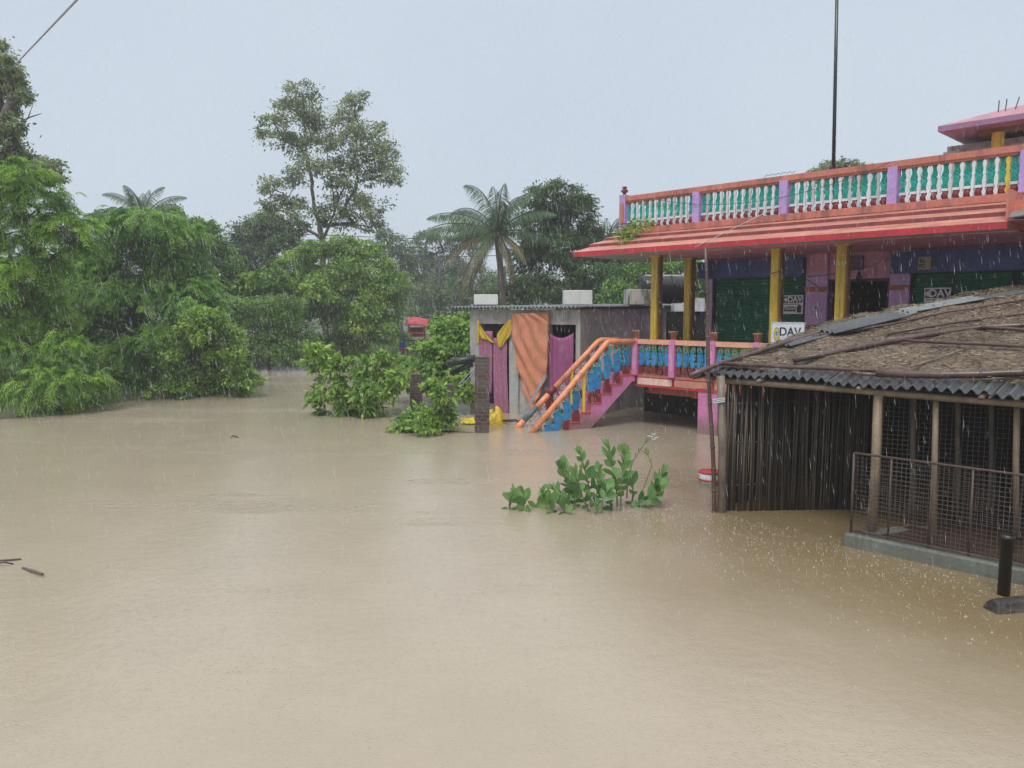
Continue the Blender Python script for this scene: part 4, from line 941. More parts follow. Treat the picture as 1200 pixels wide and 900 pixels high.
for k in range(6): p = W(585+k*4, 493+random.uniform(-2, 2), 18.6); m.path([p, p+Vector((.35, .1, random.uniform(-.02, .06)))], .018, 5)
top(m, 'stick_bundle', BAMB, 'bundle of dark sticks lying behind the yellow bag', 'sticks', WZ(590, 495))
# black pipe in the creeper and stick against the hut
a, b = W(548, 420, 20.3), W(520, 430, 20.6); m = MB(); m.path([b, b.lerp(a, .5)+Vector((0, 0, .03)), a+Vector((.2, 0, .0))], .10, 10); m.path([b+Vector((.2, .1, -.18)), a+Vector((.1, .1, -.15))], .08, 10)
top(m, 'black_pipe_roll', BLACKP, 'thick black plastic pipes lying across the creeper left of the hut', 'pipe', (a.x, a.y, 0), smooth=True)
a, b = W(562, 425, 19.0), W(538, 450, 18.9); m = MB(); m.path([a, b], .014, 5); m.path([a+Vector((.05, 0, 0)), b+Vector((.02, 0, -.1))], .011, 5); top(m, 'leaning_sticks', STEEL, 'pair of thin grey rods leaning on the tallest brick pillar', 'rods', (b.x, b.y, 0))
a, b = WZ(539, 455), W(541, 385, 24); 
# ------------------------------------------------------------------ cycle rickshaw on the far road
rk = thing('cycle_rickshaw', 'parked cycle rickshaw with a red hood and blue cover on the far road', 'rickshaw', (W(488, 408, 46).x, 46, ground_h(-5, 46)))
ro = rk.location.copy(); gz = ro.z
m = MB(); rows = []
for j in range(9):
    f = j/8*PI*.55+.15; rows.append([(ro.x-.55+1.25*i/10+.12*(j/8), ro.y-.4+.9*(1-math.cos(f))*.5, gz+1.55+.55*math.sin(f)*(1-.12*abs(i-4)/5)-.12*(i/10)**3) for i in range(11)])
m.grid(rows, thick=(0, 0, .02)); m.build('hood', M('red_rexine', (.52, .05, .07), .5), rk, ro, True)
m = MB(); m.box((ro.x-.05, ro.y+.3, gz+1.25), (.95, .12, .5)); m.box((ro.x-.05, ro.y, gz+1.0), (.95, .6, .12)); m.build('seat', M('dark_red_seat', (.14, .03, .03), .6), rk, ro)
m = MB(); m.box((ro.x-.02, ro.y-.32, gz+1.17), (1.0, .05, .1)); m.build('red_trim', RED, rk, ro)
for dx in (-.5, .52):
    m = MB(); c_ = Vector((ro.x+dx, ro.y-.05, gz+.42)); ring = [c_+Vector((.12*math.sin(a)*0, 0, 0))+Vector((.38*math.cos(a), 0, .38*math.sin(a))) for a in np.linspace(0, 2*PI, 21)[:-1]]
    m.path(ring, .035, 6, 0, True)
    for a in np.linspace(0, PI, 6): m.path([c_+Vector((.36*math.cos(a), 0, .36*math.sin(a))), c_-Vector((.36*math.cos(a), 0, .36*math.sin(a)))], .012, 4, 1)
    m.build('wheel', [BLACKP, STEEL], rk, ro)
m = MB(); 
for dx in (-.5, .5): m.path([(ro.x+dx, ro.y-.1, gz+.5), (ro.x+dx, ro.y+.1, gz+1.0), (ro.x+dx*.95, ro.y+.25, gz+1.9)], .03, 6)
m.path([(ro.x-.5, ro.y, gz+.45), (ro.x+.5, ro.y, gz+.45)], .03, 6); m.path([(ro.x, ro.y, gz+.7), (ro.x-.5, ro.y-1.2, gz+.75)], .03, 6); m.build('chassis', DARK, rk, ro)
m = MB(); rows = [[(ro.x-.95+.35*i/6+.05*mn.noise(Vector((i, j, 0))), ro.y-.5-.1*math.sin(i), gz+.25+1.1*j/8-.02*i) for i in range(7)] for j in range(9)]; m.grid(rows, thick=(0, .25, 0)); m.build('blue_cover', M('blue_tarpaulin', (.02, .06, .33), .5), rk, ro, True)
b = W(478, 414, 43); g0 = ground_h(b.x, 43)
m = MB(); m.box((b.x, 43, g0+.28), (.85, .25, .28), mi=0); m.box((b.x-.1, 43, g0+.05), (1.1, .4, .2), mi=1); top(m, 'road_block', [RED, PALEPL], 'low red and white road block below the rickshaw', 'road block', (b.x, 43, g0))
# ------------------------------------------------------------------ power line
WD = M('dark_pole', (.05, .05, .05), .7)
def ppole(px, pyt, Y, cross, lab):
    t_ = W(px, pyt, Y); m = MB(); m.path([(t_.x, Y, -.5), (t_.x, Y, t_.z)], [.16, .11], 8)
    P = thing('power_pole', lab, 'power pole', (t_.x, Y, 0), 0, 'power poles beyond the flood'); m.build('mast', WD, P, (t_.x, Y, 0), True)
    if cross:
        m = MB(); m.path([(t_.x-.9, Y, t_.z+.1), (t_.x, Y, t_.z-.5), (t_.x+.9, Y, t_.z+.1)], .05, 5); m.path([(t_.x-.9, Y, t_.z-1.1), (t_.x, Y, t_.z-1.6), (t_.x+.7, Y, t_.z-1.2)], .05, 5); m.build('crossarm', WD, P, (t_.x, Y, 0))
    return P
ppole(515, 300, 62, True, 'grey power pole with V crossarms among the hazy far trees')
ppole(591, 312, 44, False, 'plain slim pole standing in front of the coconut palm trunk')
ppole(466, 305, 70, False, 'faint bare pole left of the crossarm pole, beside the bushy tree')
def wire(pxs, r, lab, n=10, s=0.0):
    pts = [W(*p) for p in pxs]; q = []
    for a, b in zip(pts[:-1], pts[1:]): q += sag(a, b, s, n)[:-1]
    q.append(pts[-1]); m = MB(); m.path(q, r, 5); return top(m, 'overhead_wire', CABLE, lab, 'wire', q[0], 'overhead wires crossing above the trees')
wire([(-30, 232, 24), (200, 268, 34), (540, 282, 42), (900, 276, 46)], .017, 'uppermost overhead wire running behind the house roof')
wire([(-30, 246, 24), (240, 283, 34), (560, 292, 42), (900, 288, 46)], .017, 'middle overhead wire, passing just below the uppermost one')
wire([(60, 250, 24), (260, 288, 34), (515, 301, 50), (700, 297, 46), (900, 292, 40)], .022, 'thicker lower overhead wire meeting the crossarm pole')
wire([(100, 300, 26), (400, 315, 38), (700, 322, 42)], .012, 'lowest and faintest overhead wire across the trees')
m = MB(); m.path([W(130, -40, 7), W(90, 0, 8.2), W(12, 82, 26)], [.011, .011, .018], 6); o = top(m, 'service_cable', M('pale_cable', (.28, .29, .32), .5), 'pale cable slanting across the top left sky', 'wire', W(90, 0, 8.2))
# ------------------------------------------------------------------ vegetation
LM = {
 'feather': leafmat('feathery_leaf', (.055, .15, .024), (.37, .60, .085), .4),
 'feather2': leafmat('feathery_leaf_deep', (.045, .135, .034), (.31, .54, .11), .4),
 'bright': leafmat('fresh_green_leaf', (.065, .165, .03), (.44, .64, .13), .38),
 'mid': leafmat('mid_green_leaf', (.045, .12, .035), (.30, .50, .12), .36),
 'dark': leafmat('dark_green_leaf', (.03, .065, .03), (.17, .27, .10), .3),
 'olive': leafmat('olive_leaf', (.13, .18, .09), (.44, .50, .27), .42),
 'grey': leafmat('haze_paled_leaf', (.085, .13, .075), (.23, .30, .17), .3),  # paled leaf colour carries part of the distance haze
 'milk': leafmat('milkweed_leaf', (.04, .16, .035), (.32, .52, .20), .28, .4, .45),
 'palm': leafmat('palm_leaf', (.035, .08, .045), (.12, .20, .085), .3),
 'palmold': leafmat('old_palm_leaf', (.10, .09, .04), (.20, .17, .08), .2)}
def plant(name, label, cat, Y, px_base, lst, mat, n, ll, kind='leaf', r0=.15, group=None, thick=1.0, jit=.8, sub=26, sig=.2, trunk=True, aspect=.45, fork=.35, zbase=None, shell=(.55, 1.0), extra=3, part='crown', lfl=.12, tp=None, **k):
    blobs = pxblobs(lst, Y, thick, jit)
    b = W(px_base, 400, Y); z = ground_h(b.x, Y) if zbase is None else zbase; base = Vector((b.x, Y, z))
    P = thing(name, label, cat, base, 0, group)
    if kind == 'leaf': crown_leaves(part, blobs, n, ll, LM[mat], P, base, aspect, sub, sig, shell=shell, **k)
    else: frond_leaves(part, blobs, n, ll, LM[mat], P, base, sub=sub, sig=sig, shell=shell, ll=lfl, **k)
    if trunk: limbs('trunk' if cat == 'tree' else 'stems', base, blobs, r0, BARK, P, base, extra=extra, fork=fork, trunkpts=[(W(q[0], q[1], Y), k_) for q, k_ in tp] if tp else None)
    return P
G1 = 'trees along the left bank'
# left edge tall dark tree
plant('tall_tree', 'tall dark olive tree cut by the left edge of the photo', 'tree', 26, -60,
      [(-30, 60, 30), (5, 78, 16), (5, 100, 22, 20), (20, 112, 14), (-10, 130, 28), (10, 150, 20, 15), (-25, 190, 45), (30, 192, 24, 14), (52, 205, 22, 18), (10, 205, 20), (-40, 110, 40)], 'olive', 24000, .14, r0=.28, group=G1, sub=30, sig=.16, aspect=.5)
m = MB(); q = [W(-5, 170, 25.5), W(22, 148, 25.4), W(33, 138, 25.3)]; m.path(q+[W(49, 133, 25.3)], [.05, .035, .025, .01], 6); m.path([q[2], W(37, 126, 25.3)], [.02, .008], 5)
top(m, 'dead_branch', BARK, 'bare forked twig sticking out right of the tall left tree', 'branch', q[0])
plant('feathery_tree', 'bright feathery tree bending over the water at the left edge', 'tree', 21.5, 20,
      [(-10, 225, 40, 30), (30, 215, 30, 26), (45, 245, 32, 26), (75, 268, 26, 20), (5, 275, 45, 30), (95, 290, 14, 14), (10, 320, 42, 34), (52, 310, 22, 20), (0, 370, 50, 40), (55, 372, 34, 34), (25, 420, 50, 34), (85, 410, 26, 26), (-5, 478, 40, 9), (45, 482, 40, 7), (90, 474, 26, 9), (0, 455, 42, 26), (62, 452, 46, 24), (100, 450, 24, 18), (40, 470, 50, 14)], 'feather', 6800, .42, kind='frond', r0=.13, group=G1, zbase=-.3, jit=1.0, sub=34, sig=.15, pairs=9, lfl=.13, lw=.034)
plant('feathery_tree', 'broad feathery tree reaching over the water with drooping bright foliage', 'tree', 26.5, 170,
      [(165, 262, 42, 20), (125, 275, 28, 22), (210, 285, 34, 24), (150, 305, 55, 30), (210, 325, 38, 34), (110, 330, 36, 34), (165, 350, 52, 32), (225, 365, 28, 34), (130, 385, 42, 30), (195, 400, 36, 26), (140, 420, 42, 24), (170, 440, 30, 16), (145, 452, 36, 12)], 'feather2', 8500, .50, kind='frond', r0=.15, group=G1, zbase=-.2, jit=1.3, sub=30, sig=.16, pairs=9, lfl=.15, lw=.04)
plant('leafy_shrub', 'dense light green shrub spilling onto the water beside the feathery tree', 'shrub', 24.9, 238,
      [(235, 385, 30, 26), (262, 400, 26, 22), (225, 420, 34, 26), (265, 425, 28, 20), (250, 446, 38, 14), (286, 446, 20, 12), (212, 450, 28, 14), (240, 376, 18, 14), (235, 458, 34, 9), (270, 456, 26, 9), (200, 459, 24, 8)], 'bright', 22000, .13, r0=.06, group='shrubs along the left bank', zbase=-.2, sub=30, sig=.17, aspect=.5)
plant('round_bush', 'large round grey-green bush behind the light shrub at the bank', 'shrub', 36, 315,
      [(310, 380, 44, 30), (285, 395, 34, 26), (340, 395, 32, 26), (315, 412, 44, 20), (345, 415, 30, 16), (275, 365, 26, 18), (330, 360, 24, 18)], 'mid', 24000, .14, r0=.08, group='shrubs along the left bank', sub=34, sig=.15, zbase=-.1)
plant('creeper_clump', 'light green creeper heap hanging between the bush and the far trees', 'creeper', 38.5, 300,
      [(262, 345, 26, 20), (290, 335, 24, 14), (320, 328, 26, 14), (345, 335, 24, 14), (240, 375, 20, 20), (370, 345, 20, 16), (310, 350, 30, 18)], 'bright', 14000, .19, r0=.07, sub=24, sig=.17, aspect=.75)
plant('rounded_tree', 'bushy bright green tree standing at the far end of the flooded lane', 'tree', 41, 400,
      [(385, 300, 36, 22), (425, 302, 32, 20), (402, 290, 28, 14), (370, 292, 18, 12), (412, 348, 34, 28, -1.5), (430, 378, 34, 24, -1.5), (400, 325, 30, 22, -1.5), (350, 312, 26, 18), (440, 335, 36, 30), (390, 335, 44, 28), (450, 365, 28, 26), (410, 375, 42, 30), (365, 365, 28, 26), (440, 395, 34, 16), (395, 402, 34, 14)], 'bright', 60000, .17, r0=.10, group='trees behind the flooded lane', sub=34, sig=.15, zbase=-.1, droop=.5)
plant('dark_low_tree', 'dark leafy tree mass left of the tall sparse tree', 'tree', 50, 300,
      [(275, 285, 24, 20), (305, 275, 28, 20), (335, 290, 28, 20), (290, 305, 40, 20), (345, 270, 18, 14), (255, 300, 18, 18), (310, 320, 40, 20)], 'dark', 16000, .2, r0=.2, group='trees behind the flooded lane', sub=26, sig=.17)
plant('leafy_tree', 'mid green tree rising behind the feathery tree, right of the left palm', 'tree', 38, 232,
      [(232, 275, 26, 20), (205, 265, 14, 12), (245, 300, 30, 22), (225, 320, 30, 22), (260, 325, 24, 20), (200, 300, 24, 20), (238, 345, 30, 20), (205, 252, 10, 8)], 'mid', 22000, .19, r0=.16, group='trees behind the flooded lane', sub=26, sig=.17)
plant('tall_sparse_tree', 'tall airy tree with olive leaf tufts rising alone against the sky', 'tree', 46, 378,
      [(355, 112, 18, 13), (342, 128, 18, 14), (322, 146, 16, 12), (312, 160, 12, 10), (362, 138, 18, 14), (332, 165, 18, 10), (372, 150, 14, 12), (352, 172, 18, 12), (378, 172, 18, 14), (362, 195, 20, 14), (345, 212, 14, 12), (322, 222, 16, 12), (330, 240, 16, 12),
       (415, 122, 14, 13), (410, 142, 18, 14), (425, 158, 20, 14), (402, 165, 14, 12), (440, 175, 18, 14), (455, 185, 12, 14), (448, 205, 20, 14), (425, 190, 20, 14), (398, 195, 18, 13), (460, 212, 9, 10), (418, 212, 16, 10), (395, 215, 16, 10), (405, 240, 20, 14), (430, 245, 18, 14), (385, 255, 18, 14), (415, 262, 22, 12), (440, 262, 12, 8), (350, 240, 10, 8), (310, 245, 10, 8), (345, 255, 10, 7), (447, 150, 8, 6), (342, 103, 5, 4)],
      'olive', 26000, .165, r0=.21, group='trees behind the flooded lane', sub=15, sig=.26, aspect=.6, jit=1.3, shell=(.45, 1.25), extra=5,
      tp=[((380, 330), None), ((378, 282), None), ((375, 262), None), ((368, 240), None), ((366, 215), None), ((360, 185), None), ((357, 150), None), ((356, 125), None), ((392, 250), 2), ((397, 232), None), ((410, 205), None), ((418, 175), None), ((420, 145), None), ((388, 215), 9), ((385, 190), None), ((352, 262), 2), ((335, 250), None), ((345, 165), 6)])
plant('olive_tree', 'olive tufted tree just left of and below the tall sparse one', 'tree', 52, 318,
      [(312, 262, 18, 13), (298, 270, 16, 12), (330, 270, 16, 12), (318, 285, 24, 14), (322, 250, 9, 7)], 'olive', 6000, .24, r0=.2, group='trees behind the flooded lane', sub=16, sig=.22)
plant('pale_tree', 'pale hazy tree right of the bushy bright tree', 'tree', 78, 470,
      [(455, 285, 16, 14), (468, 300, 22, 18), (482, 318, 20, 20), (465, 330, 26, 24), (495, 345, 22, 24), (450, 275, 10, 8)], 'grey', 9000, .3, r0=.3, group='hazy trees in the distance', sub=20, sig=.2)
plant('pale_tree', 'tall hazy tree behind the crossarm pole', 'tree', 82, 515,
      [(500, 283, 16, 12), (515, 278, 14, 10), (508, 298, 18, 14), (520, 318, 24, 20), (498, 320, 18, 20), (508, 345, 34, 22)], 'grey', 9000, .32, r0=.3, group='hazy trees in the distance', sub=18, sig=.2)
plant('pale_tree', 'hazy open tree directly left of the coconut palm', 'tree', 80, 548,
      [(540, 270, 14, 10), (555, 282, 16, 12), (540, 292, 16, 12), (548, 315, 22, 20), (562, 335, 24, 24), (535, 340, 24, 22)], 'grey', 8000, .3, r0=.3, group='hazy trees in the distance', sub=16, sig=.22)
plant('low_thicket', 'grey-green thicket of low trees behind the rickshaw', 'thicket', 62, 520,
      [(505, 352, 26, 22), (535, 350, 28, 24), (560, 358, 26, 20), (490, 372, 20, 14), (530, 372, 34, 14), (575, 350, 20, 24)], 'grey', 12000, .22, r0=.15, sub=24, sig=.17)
plant('broad_dark_tree', 'broad dark green tree between the coconut palm and the house', 'tree', 40, 655,
      [(650, 232, 34, 20), (672, 250, 30, 22), (640, 262, 30, 24), (690, 285, 26, 24), (655, 295, 46, 28), (625, 305, 26, 26), (690, 320, 34, 24), (640, 340, 40, 24), (675, 350, 36, 20), (612, 345, 26, 20), (715, 300, 16, 20)], 'dark', 50000, .17, r0=.2, group='trees behind the hut', sub=34, sig=.15, droop=.5)
plant('light_green_tree', 'lighter green tree seen between the roof eave and the hut roof', 'tree', 34, 745,
      [(745, 325, 30, 22), (775, 318, 30, 20), (722, 345, 24, 18), (800, 325, 24, 24), (760, 350, 40, 16), (820, 340, 20, 20), (785, 300, 30, 16)], 'mid', 14000, .15, r0=.15, group='trees behind the hut', sub=26, sig=.17)
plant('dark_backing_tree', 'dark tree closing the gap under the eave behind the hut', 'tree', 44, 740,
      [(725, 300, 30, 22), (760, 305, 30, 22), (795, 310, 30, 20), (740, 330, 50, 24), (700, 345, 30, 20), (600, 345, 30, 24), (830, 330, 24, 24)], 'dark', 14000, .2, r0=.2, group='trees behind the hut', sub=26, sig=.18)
plant('roof_top_tree', 'small round tree crown just showing above the roof balustrade', 'tree', 42, 985,
      [(975, 197, 16, 7), (990, 193, 14, 6), (1003, 197, 12, 5), (960, 203, 12, 5), (985, 215, 30, 16), (1015, 203, 8, 5)], 'olive', 4500, .18, r0=.3, sub=16, sig=.22)
plant('water_shrub', 'broad-leaved green shrub standing alone in the flood water', 'shrub', 20.3, 415,
      [(378, 415, 20, 13), (368, 428, 14, 10), (395, 430, 18, 14), (388, 455, 18, 16), (412, 470, 26, 16), (400, 482, 30, 9), (440, 430, 26, 14), (450, 448, 24, 16), (430, 462, 24, 16), (462, 462, 16, 14), (425, 480, 28, 8), (372, 468, 10, 8), (452, 420, 14, 8), (470, 440, 12, 10)], 'bright', 3800, .20, r0=.035, group='shrubs standing in the water', zbase=-.3, sub=14, sig=.22, aspect=.42, jit=.4, shell=(.4, 1.0))
plant('water_shrub', 'low bright shrub cluster in the water before the slim pillar', 'shrub', 17.5, 498,
      [(492, 488, 18, 12), (508, 490, 18, 12), (480, 499, 18, 8), (500, 500, 30, 8), (522, 480, 9, 16), (518, 462, 10, 10), (470, 503, 12, 5), (525, 494, 10, 8)], 'bright', 2400, .16, r0=.025, group='shrubs standing in the water', zbase=-.2, sub=14, sig=.22, aspect=.36, jit=.3)
plant('creeper_thicket', 'rambling leafy creeper heap left of the grey hut', 'creeper', 24, 515,
      [(530, 388, 22, 13, 2), (548, 398, 14, 20, 1), (522, 404, 18, 13, 1), (500, 415, 22, 12, 0), (530, 418, 28, 16, 0), (482, 428, 18, 10, 0), (505, 435, 26, 12, -1), (540, 438, 18, 14, -2), (465, 445, 16, 8, -1), (490, 450, 22, 10, -2), (525, 452, 22, 10, -3), (545, 462, 10, 12, -3.5), (520, 380, 16, 8, 5), (545, 376, 16, 8, 6)], 'bright', 10500, .17, r0=.04, zbase=-.1, sub=22, sig=.18, aspect=.7)
# far woods closing the horizon (one uncountable mass)
bl = []
for k in range(150):
    x = -150+300*k/149+random.uniform(-3, 3); h = random.uniform(6, 11)
    bl.append((x, 135+random.uniform(-8, 25), h*.5, random.uniform(3, 5), 4, h*.55))
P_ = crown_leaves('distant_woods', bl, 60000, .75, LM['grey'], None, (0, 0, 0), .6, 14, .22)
tag(P_, kind='stuff')
# left-side filler trees beyond the bank so that the gaps show wood, not a void
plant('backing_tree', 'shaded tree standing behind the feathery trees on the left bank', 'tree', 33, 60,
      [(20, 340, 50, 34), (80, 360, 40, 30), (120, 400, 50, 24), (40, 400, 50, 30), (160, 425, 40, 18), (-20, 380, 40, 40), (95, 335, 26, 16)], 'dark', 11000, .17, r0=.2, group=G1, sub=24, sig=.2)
# grass and weeds on the banks
n = 26000
gx = np.concatenate([rng.uniform(-26, -11.5, n//2), rng.uniform(-12, 4, n//2)]); gy = np.concatenate([rng.uniform(19, 42, n//2), rng.uniform(37, 62, n//2)])
gh = np.array([ground_h(x, y) for x, y in zip(gx, gy)]); ok = gh > -.05; C = np.stack([gx, gy, gh], 1)[ok]; k = len(C)
D = nrm(randunit(k)*.5+np.array([0, 0, 1.])); V, F = leafquads(C, D, nrm(np.cross(D, randunit(k))), rng.uniform(.15, .5, k), rng.uniform(.02, .05, k))
tag(link('bank_grass', npmesh('bank_grass', V, F, LM['mid'], rng.random(k))), kind='stuff')
# ---- palms
def palm(name, label, px, py, Y, specs, fl, r0, group, base_px=None, zb=None, old=()):
    c = W(px, py, Y); b = Vector((W(base_px or px, 400, Y).x, Y, 0)); b.z = ground_h(b.x, Y) if zb is None else zb
    P = thing(name, label, 'palm tree', b, 0, group)
    m = MB(); q = [b+Vector((0, 0, -.3))]+[b.lerp(c, f)+Vector((.25*math.sin(f*2.6), 0, 0))*(1-f) for f in (.25, .5, .75)]+[c]
    m.path(q, [r0*1.3, r0, r0*.9, r0*.85, r0*1.1], 10); m.build('trunk', BARK, P, b, True)
    for i, (ang, elev, f) in enumerate([(a_+random.uniform(-12, 12), e_+random.uniform(-9, 7), f_*random.uniform(.78, 1.08)) for a_, e_, f_ in specs]):     # azimuth, elevation at the base, length factor
        a = math.radians(ang); el = math.radians(elev); L0 = fl*f; n = 46; h = Vector((math.cos(a), math.sin(a), 0))
        pts = []; p = c.copy(); e = el; drop = math.radians(78 if elev > 30 else 62)*random.uniform(.85, 1.15)
        for s in range(n+1):
            pts.append(p.copy()); p = p+(h*math.cos(e)+Vector((0, 0, math.sin(e))))*(L0/n); e -= drop/n*(.35+1.3*s/n)
        mr = MB(); mr.path(pts[::3], [.05*(1-.85*j/len(pts[::3])) for j in range(len(pts[::3]))], 5)
        Cs, Ds, Ss, Ls = [], [], [], []
        for s in range(4, n+1):
            for hlf in (0, .5):
                pp_ = pts[s-1].lerp(pts[s], hlf) if s else pts[s]
                tg = (pts[s]-pts[s-1]).normalized(); sd = tg.cross(Vector((0, 0, 1))).normalized()
                for sg in (-1, 1):
                    g = s/n; lg = L0*.22*(math.sin(PI*min(1, g*.86+.12))**.7)
                    d_ = (sd*sg*.8+tg*.55+Vector((0, 0, -.60-.45*random.random()))).normalized(); Cs.append(pp_); Ds.append(d_); Ss.append(tg); Ls.append(lg*random.uniform(.85, 1.1))
        Cs, Ds, Ss, Ls = map(np.array, (Cs, Ds, Ss, Ls))
        V, F = leafquads(Cs, nrm(Ds), nrm(Ss), Ls, np.full(len(Ls), .030*fl/3.2), .25)
        fr_ = link('frond', npmesh('frond', V-np.array(b), F, LM['palmold' if i in old else 'palm'], np.clip(rng.normal(.5, .25, len(Ls)), 0, 1)), P)
        mr.build('rachis', LM['palmold'], fr_, b, True)
    if r0 > .12:
        m = MB()
        for k in range(7): a = k*2*PI/7; m.lathe(c+Vector((.22*math.cos(a), .22*math.sin(a), -.35+.1*(k % 2))), [(0, -.13), (.1, -.06), (.12, .02), (.07, .1), (0, .13)], 8)
        m.build('coconuts', LM['palmold'], P, b, True)
GP = 'palms rising above the trees'
palm('coconut_palm', 'tall coconut palm with arching fronds behind the hut', 583, 272, 37, [(100, 82, .95), (60, 70, .9), (20, 66, .85), (150, 60, .9), (175, 42, 1.05), (200, 22, 1.0), (170, 5, .9), (350, 35, .8), (10, 10, .75), (190, -12, 1.0), (215, -30, .9), (330, -20, .7), (270, 40, .8), (290, 75, .9), (95, 30, .9), (240, 5, .9), (300, -35, .8), (160, -35, .85), (125, 74, .95), (40, -40, .7)], 4.0, .17, GP, 591, old=(9, 10, 11, 16, 17, 19))
palm('coconut_palm', 'palm top showing above the feathery tree on the left', 168, 256, 46, [(90, 84, .95), (60, 72, 1.0), (30, 62, 1.0), (10, 48, 1.0), (120, 74, 1.0), (140, 66, 1.0), (165, 55, 1.0), (185, 30, 1.0), (190, 5, 1.0), (340, 15, .8), (270, 70, .9), (200, -20, .9), (350, -15, .7), (290, 50, .9), (0, 30, .9)], 3.0, .13, GP)
palm('coconut_palm', 'small palm top between the dark tree and the roof corner', 712, 285, 48, [(90, 80, .9), (50, 65, .9), (20, 45, .9), (140, 60, .9), (170, 40, .9), (200, 10, .9), (340, 10, .8), (280, 60, .8)], 3.0, .13, GP)
# broad leaves of a banana-like plant seen through the gap at left
plant('broadleaf_plant', 'pale broad-leaved plant glimpsed in the gap between the feathery trees', 'plant', 30, 70, [(72, 308, 12, 8), (85, 315, 10, 8), (62, 316, 10, 8)], 'milk', 60, .9, r0=.05, sub=8, aspect=.28)
# creeper on the roof corner
cp = hw(-.1, -.55, 4.36); P, O, T_ = clump_points([(*hw(.05, -.35, 4.62), .26, .25, .2), (*hw(-.10, -.5, 4.46), .26, .24, .16), (*hw(.30, -.22, 4.76), .28, .18, .14)], 420, 14, .32)
k = len(P); D = nrm(O+randunit(k)*.7+np.array([0, 0, -.5])); V, F = leafquads(P, D, nrm(np.cross(D, randunit(k))), rng.uniform(.05, .12, k), rng.uniform(.03, .06, k))
RW = thing('roof_weed', 'green weed sprouting on the stepped eave at the roof corner', 'plant', cp)
link('foliage', npmesh('foliage', V-np.array(cp), F, LM['bright'], rng.random(k)), RW)
m = MB(); m.path([hw(.2, -.12, 4.72), hw(.0, -.35, 4.58), hw(-.12, -.55, 4.42)], .012, 5); m.build('stem', BARK, RW, cp)
# ---- milkweed in the foreground
MW = thing('milkweed_shrub', 'leggy milkweed shrub with big oval leaves standing in the foreground water', 'shrub', WZ(700, 600))
mo = MW.location.copy(); stm = MB(); LV = []; LF = []; LT = []
def oval(c, d, s, ln, wd, cup=.12):
    up = d.cross(s).normalized(); pr = [(0, .02), (.12, .55), (.35, .95), (.6, 1.0), (.82, .7), (1, .02)]
    vs = []; 
    for a, w_ in pr:
        mid = c+d*ln*a-up*ln*.10*a*a; vs += [mid-s*wd*.5*w_+up*wd*cup*w_, mid, mid+s*wd*.5*w_+up*wd*cup*w_]
    fs = []
    for i in range(5):
        for j in range(2): fs.append((i*3+j, i*3+j+1, (i+1)*3+j+1, (i+1)*3+j))
    return vs, fs
def mwstem(pxs, Y, r=.011, sc_=1.0, start=.25, narrow=False, step=.066):
    pts = [W(x, y, Y+random.uniform(-.05, .05)) for x, y in pxs]; q = []
    for a, b in zip(pts[:-1], pts[1:]): q += [a.lerp(b, i/6) for i in range(6)]
    q.append(pts[-1]); stm.path([q[0]-Vector((0, 0, .3))]+q, [r*1.3]+[r*(1.25-.75*i/len(q)) for i in range(len(q))], 6)
    tot = sum((b-a).length for a, b in zip(q[:-1], q[1:])); n = max(2, int(tot*(1-start)/step)); ph = random.uniform(0, PI)
    for k in range(n+1):
        f = start+(1-start)*k/n; ip = f*(len(q)-1); i = min(len(q)-2, int(ip)); p = q[i].lerp(q[i+1], ip-i); tg = (q[i+1]-q[i]).normalized()
        ph += PI/2+random.uniform(-.35, .35); tipf = (1-abs(f-.62)*.9)
        u = tg.orthogonal().normalized(); v = tg.cross(u)
        for sg in (0, PI):
            a = ph+sg; o_ = u*math.cos(a)+v*math.sin(a); d = (o_*(1.0-.55*f)+tg*(.45+.75*f)+Vector((0, 0, -.25*(1-f)))).normalized(); s = d.cross(tg.cross(d)+Vector((random.uniform(-.5, .5), random.uniform(-.5, .5), random.uniform(-.3, .3)))).normalized()
            ln = sc_*random.choice((.09, .13, .16, .19, .22))*max(.6, tipf); wd = ln*(.20 if narrow else random.uniform(.5, .62))
            vs, fs = oval(p, d, s, ln, wd); o0 = len(LV); LV.extend(vs); LF.extend([tuple(o0+j for j in g) for g in fs]); LT.extend([min(1, max(0, random.gauss(.25+.5*f, .2)))]*len(fs))
Y = 10.6
for pxs, dy in (([(598, 602), (597, 588), (600, 580)], 0), ([(612, 604), (608, 590), (606, 578)], .1), ([(618, 606), (614, 592), (613, 578)], -.1), ([(628, 606), (628, 592), (632, 584)], .1), ([(638, 606), (640, 590), (636, 578)], 0), ([(650, 606), (645, 592), (644, 582)], -.2), ([(660, 607), (662, 590), (655, 575)], -.2),
                 ([(668, 604), (666, 575), (660, 552), (658, 544)], .1), ([(672, 602), (664, 585), (648, 572)], .0), ([(676, 600), (672, 580), (668, 565)], .2), ([(693, 598), (690, 570), (684, 545), (679, 530)], .1), ([(696, 600), (700, 575), (702, 552)], .2), ([(690, 600), (680, 575), (674, 556)], -.1),
                 ([(724, 600), (722, 570), (717, 545), (713, 522)], .1), ([(727, 602), (728, 570), (731, 545), (731, 528)], -.1), ([(732, 598), (745, 590), (764, 580), (772, 565), (777, 552)], .2), ([(730, 598), (748, 592), (766, 583), (775, 572)], .1), ([(718, 600), (712, 580), (706, 565)], 0), ([(740, 596), (742, 575), (738, 560)], .3), ([(705, 600), (706, 585), (712, 575)], -.2), ([(700, 602), (696, 590), (690, 582)], -.25)):
    mwstem(pxs, Y+dy, start=.12 if len(pxs) < 4 else .22, sc_=1.15)
mwstem([(735, 560), (742, 540), (755, 520), (764, 512)], Y+.3, .008, .6, .4, True)
mwstem([(752, 578), (764, 545), (758, 530)], Y+.3, .006, .6, .5, True)
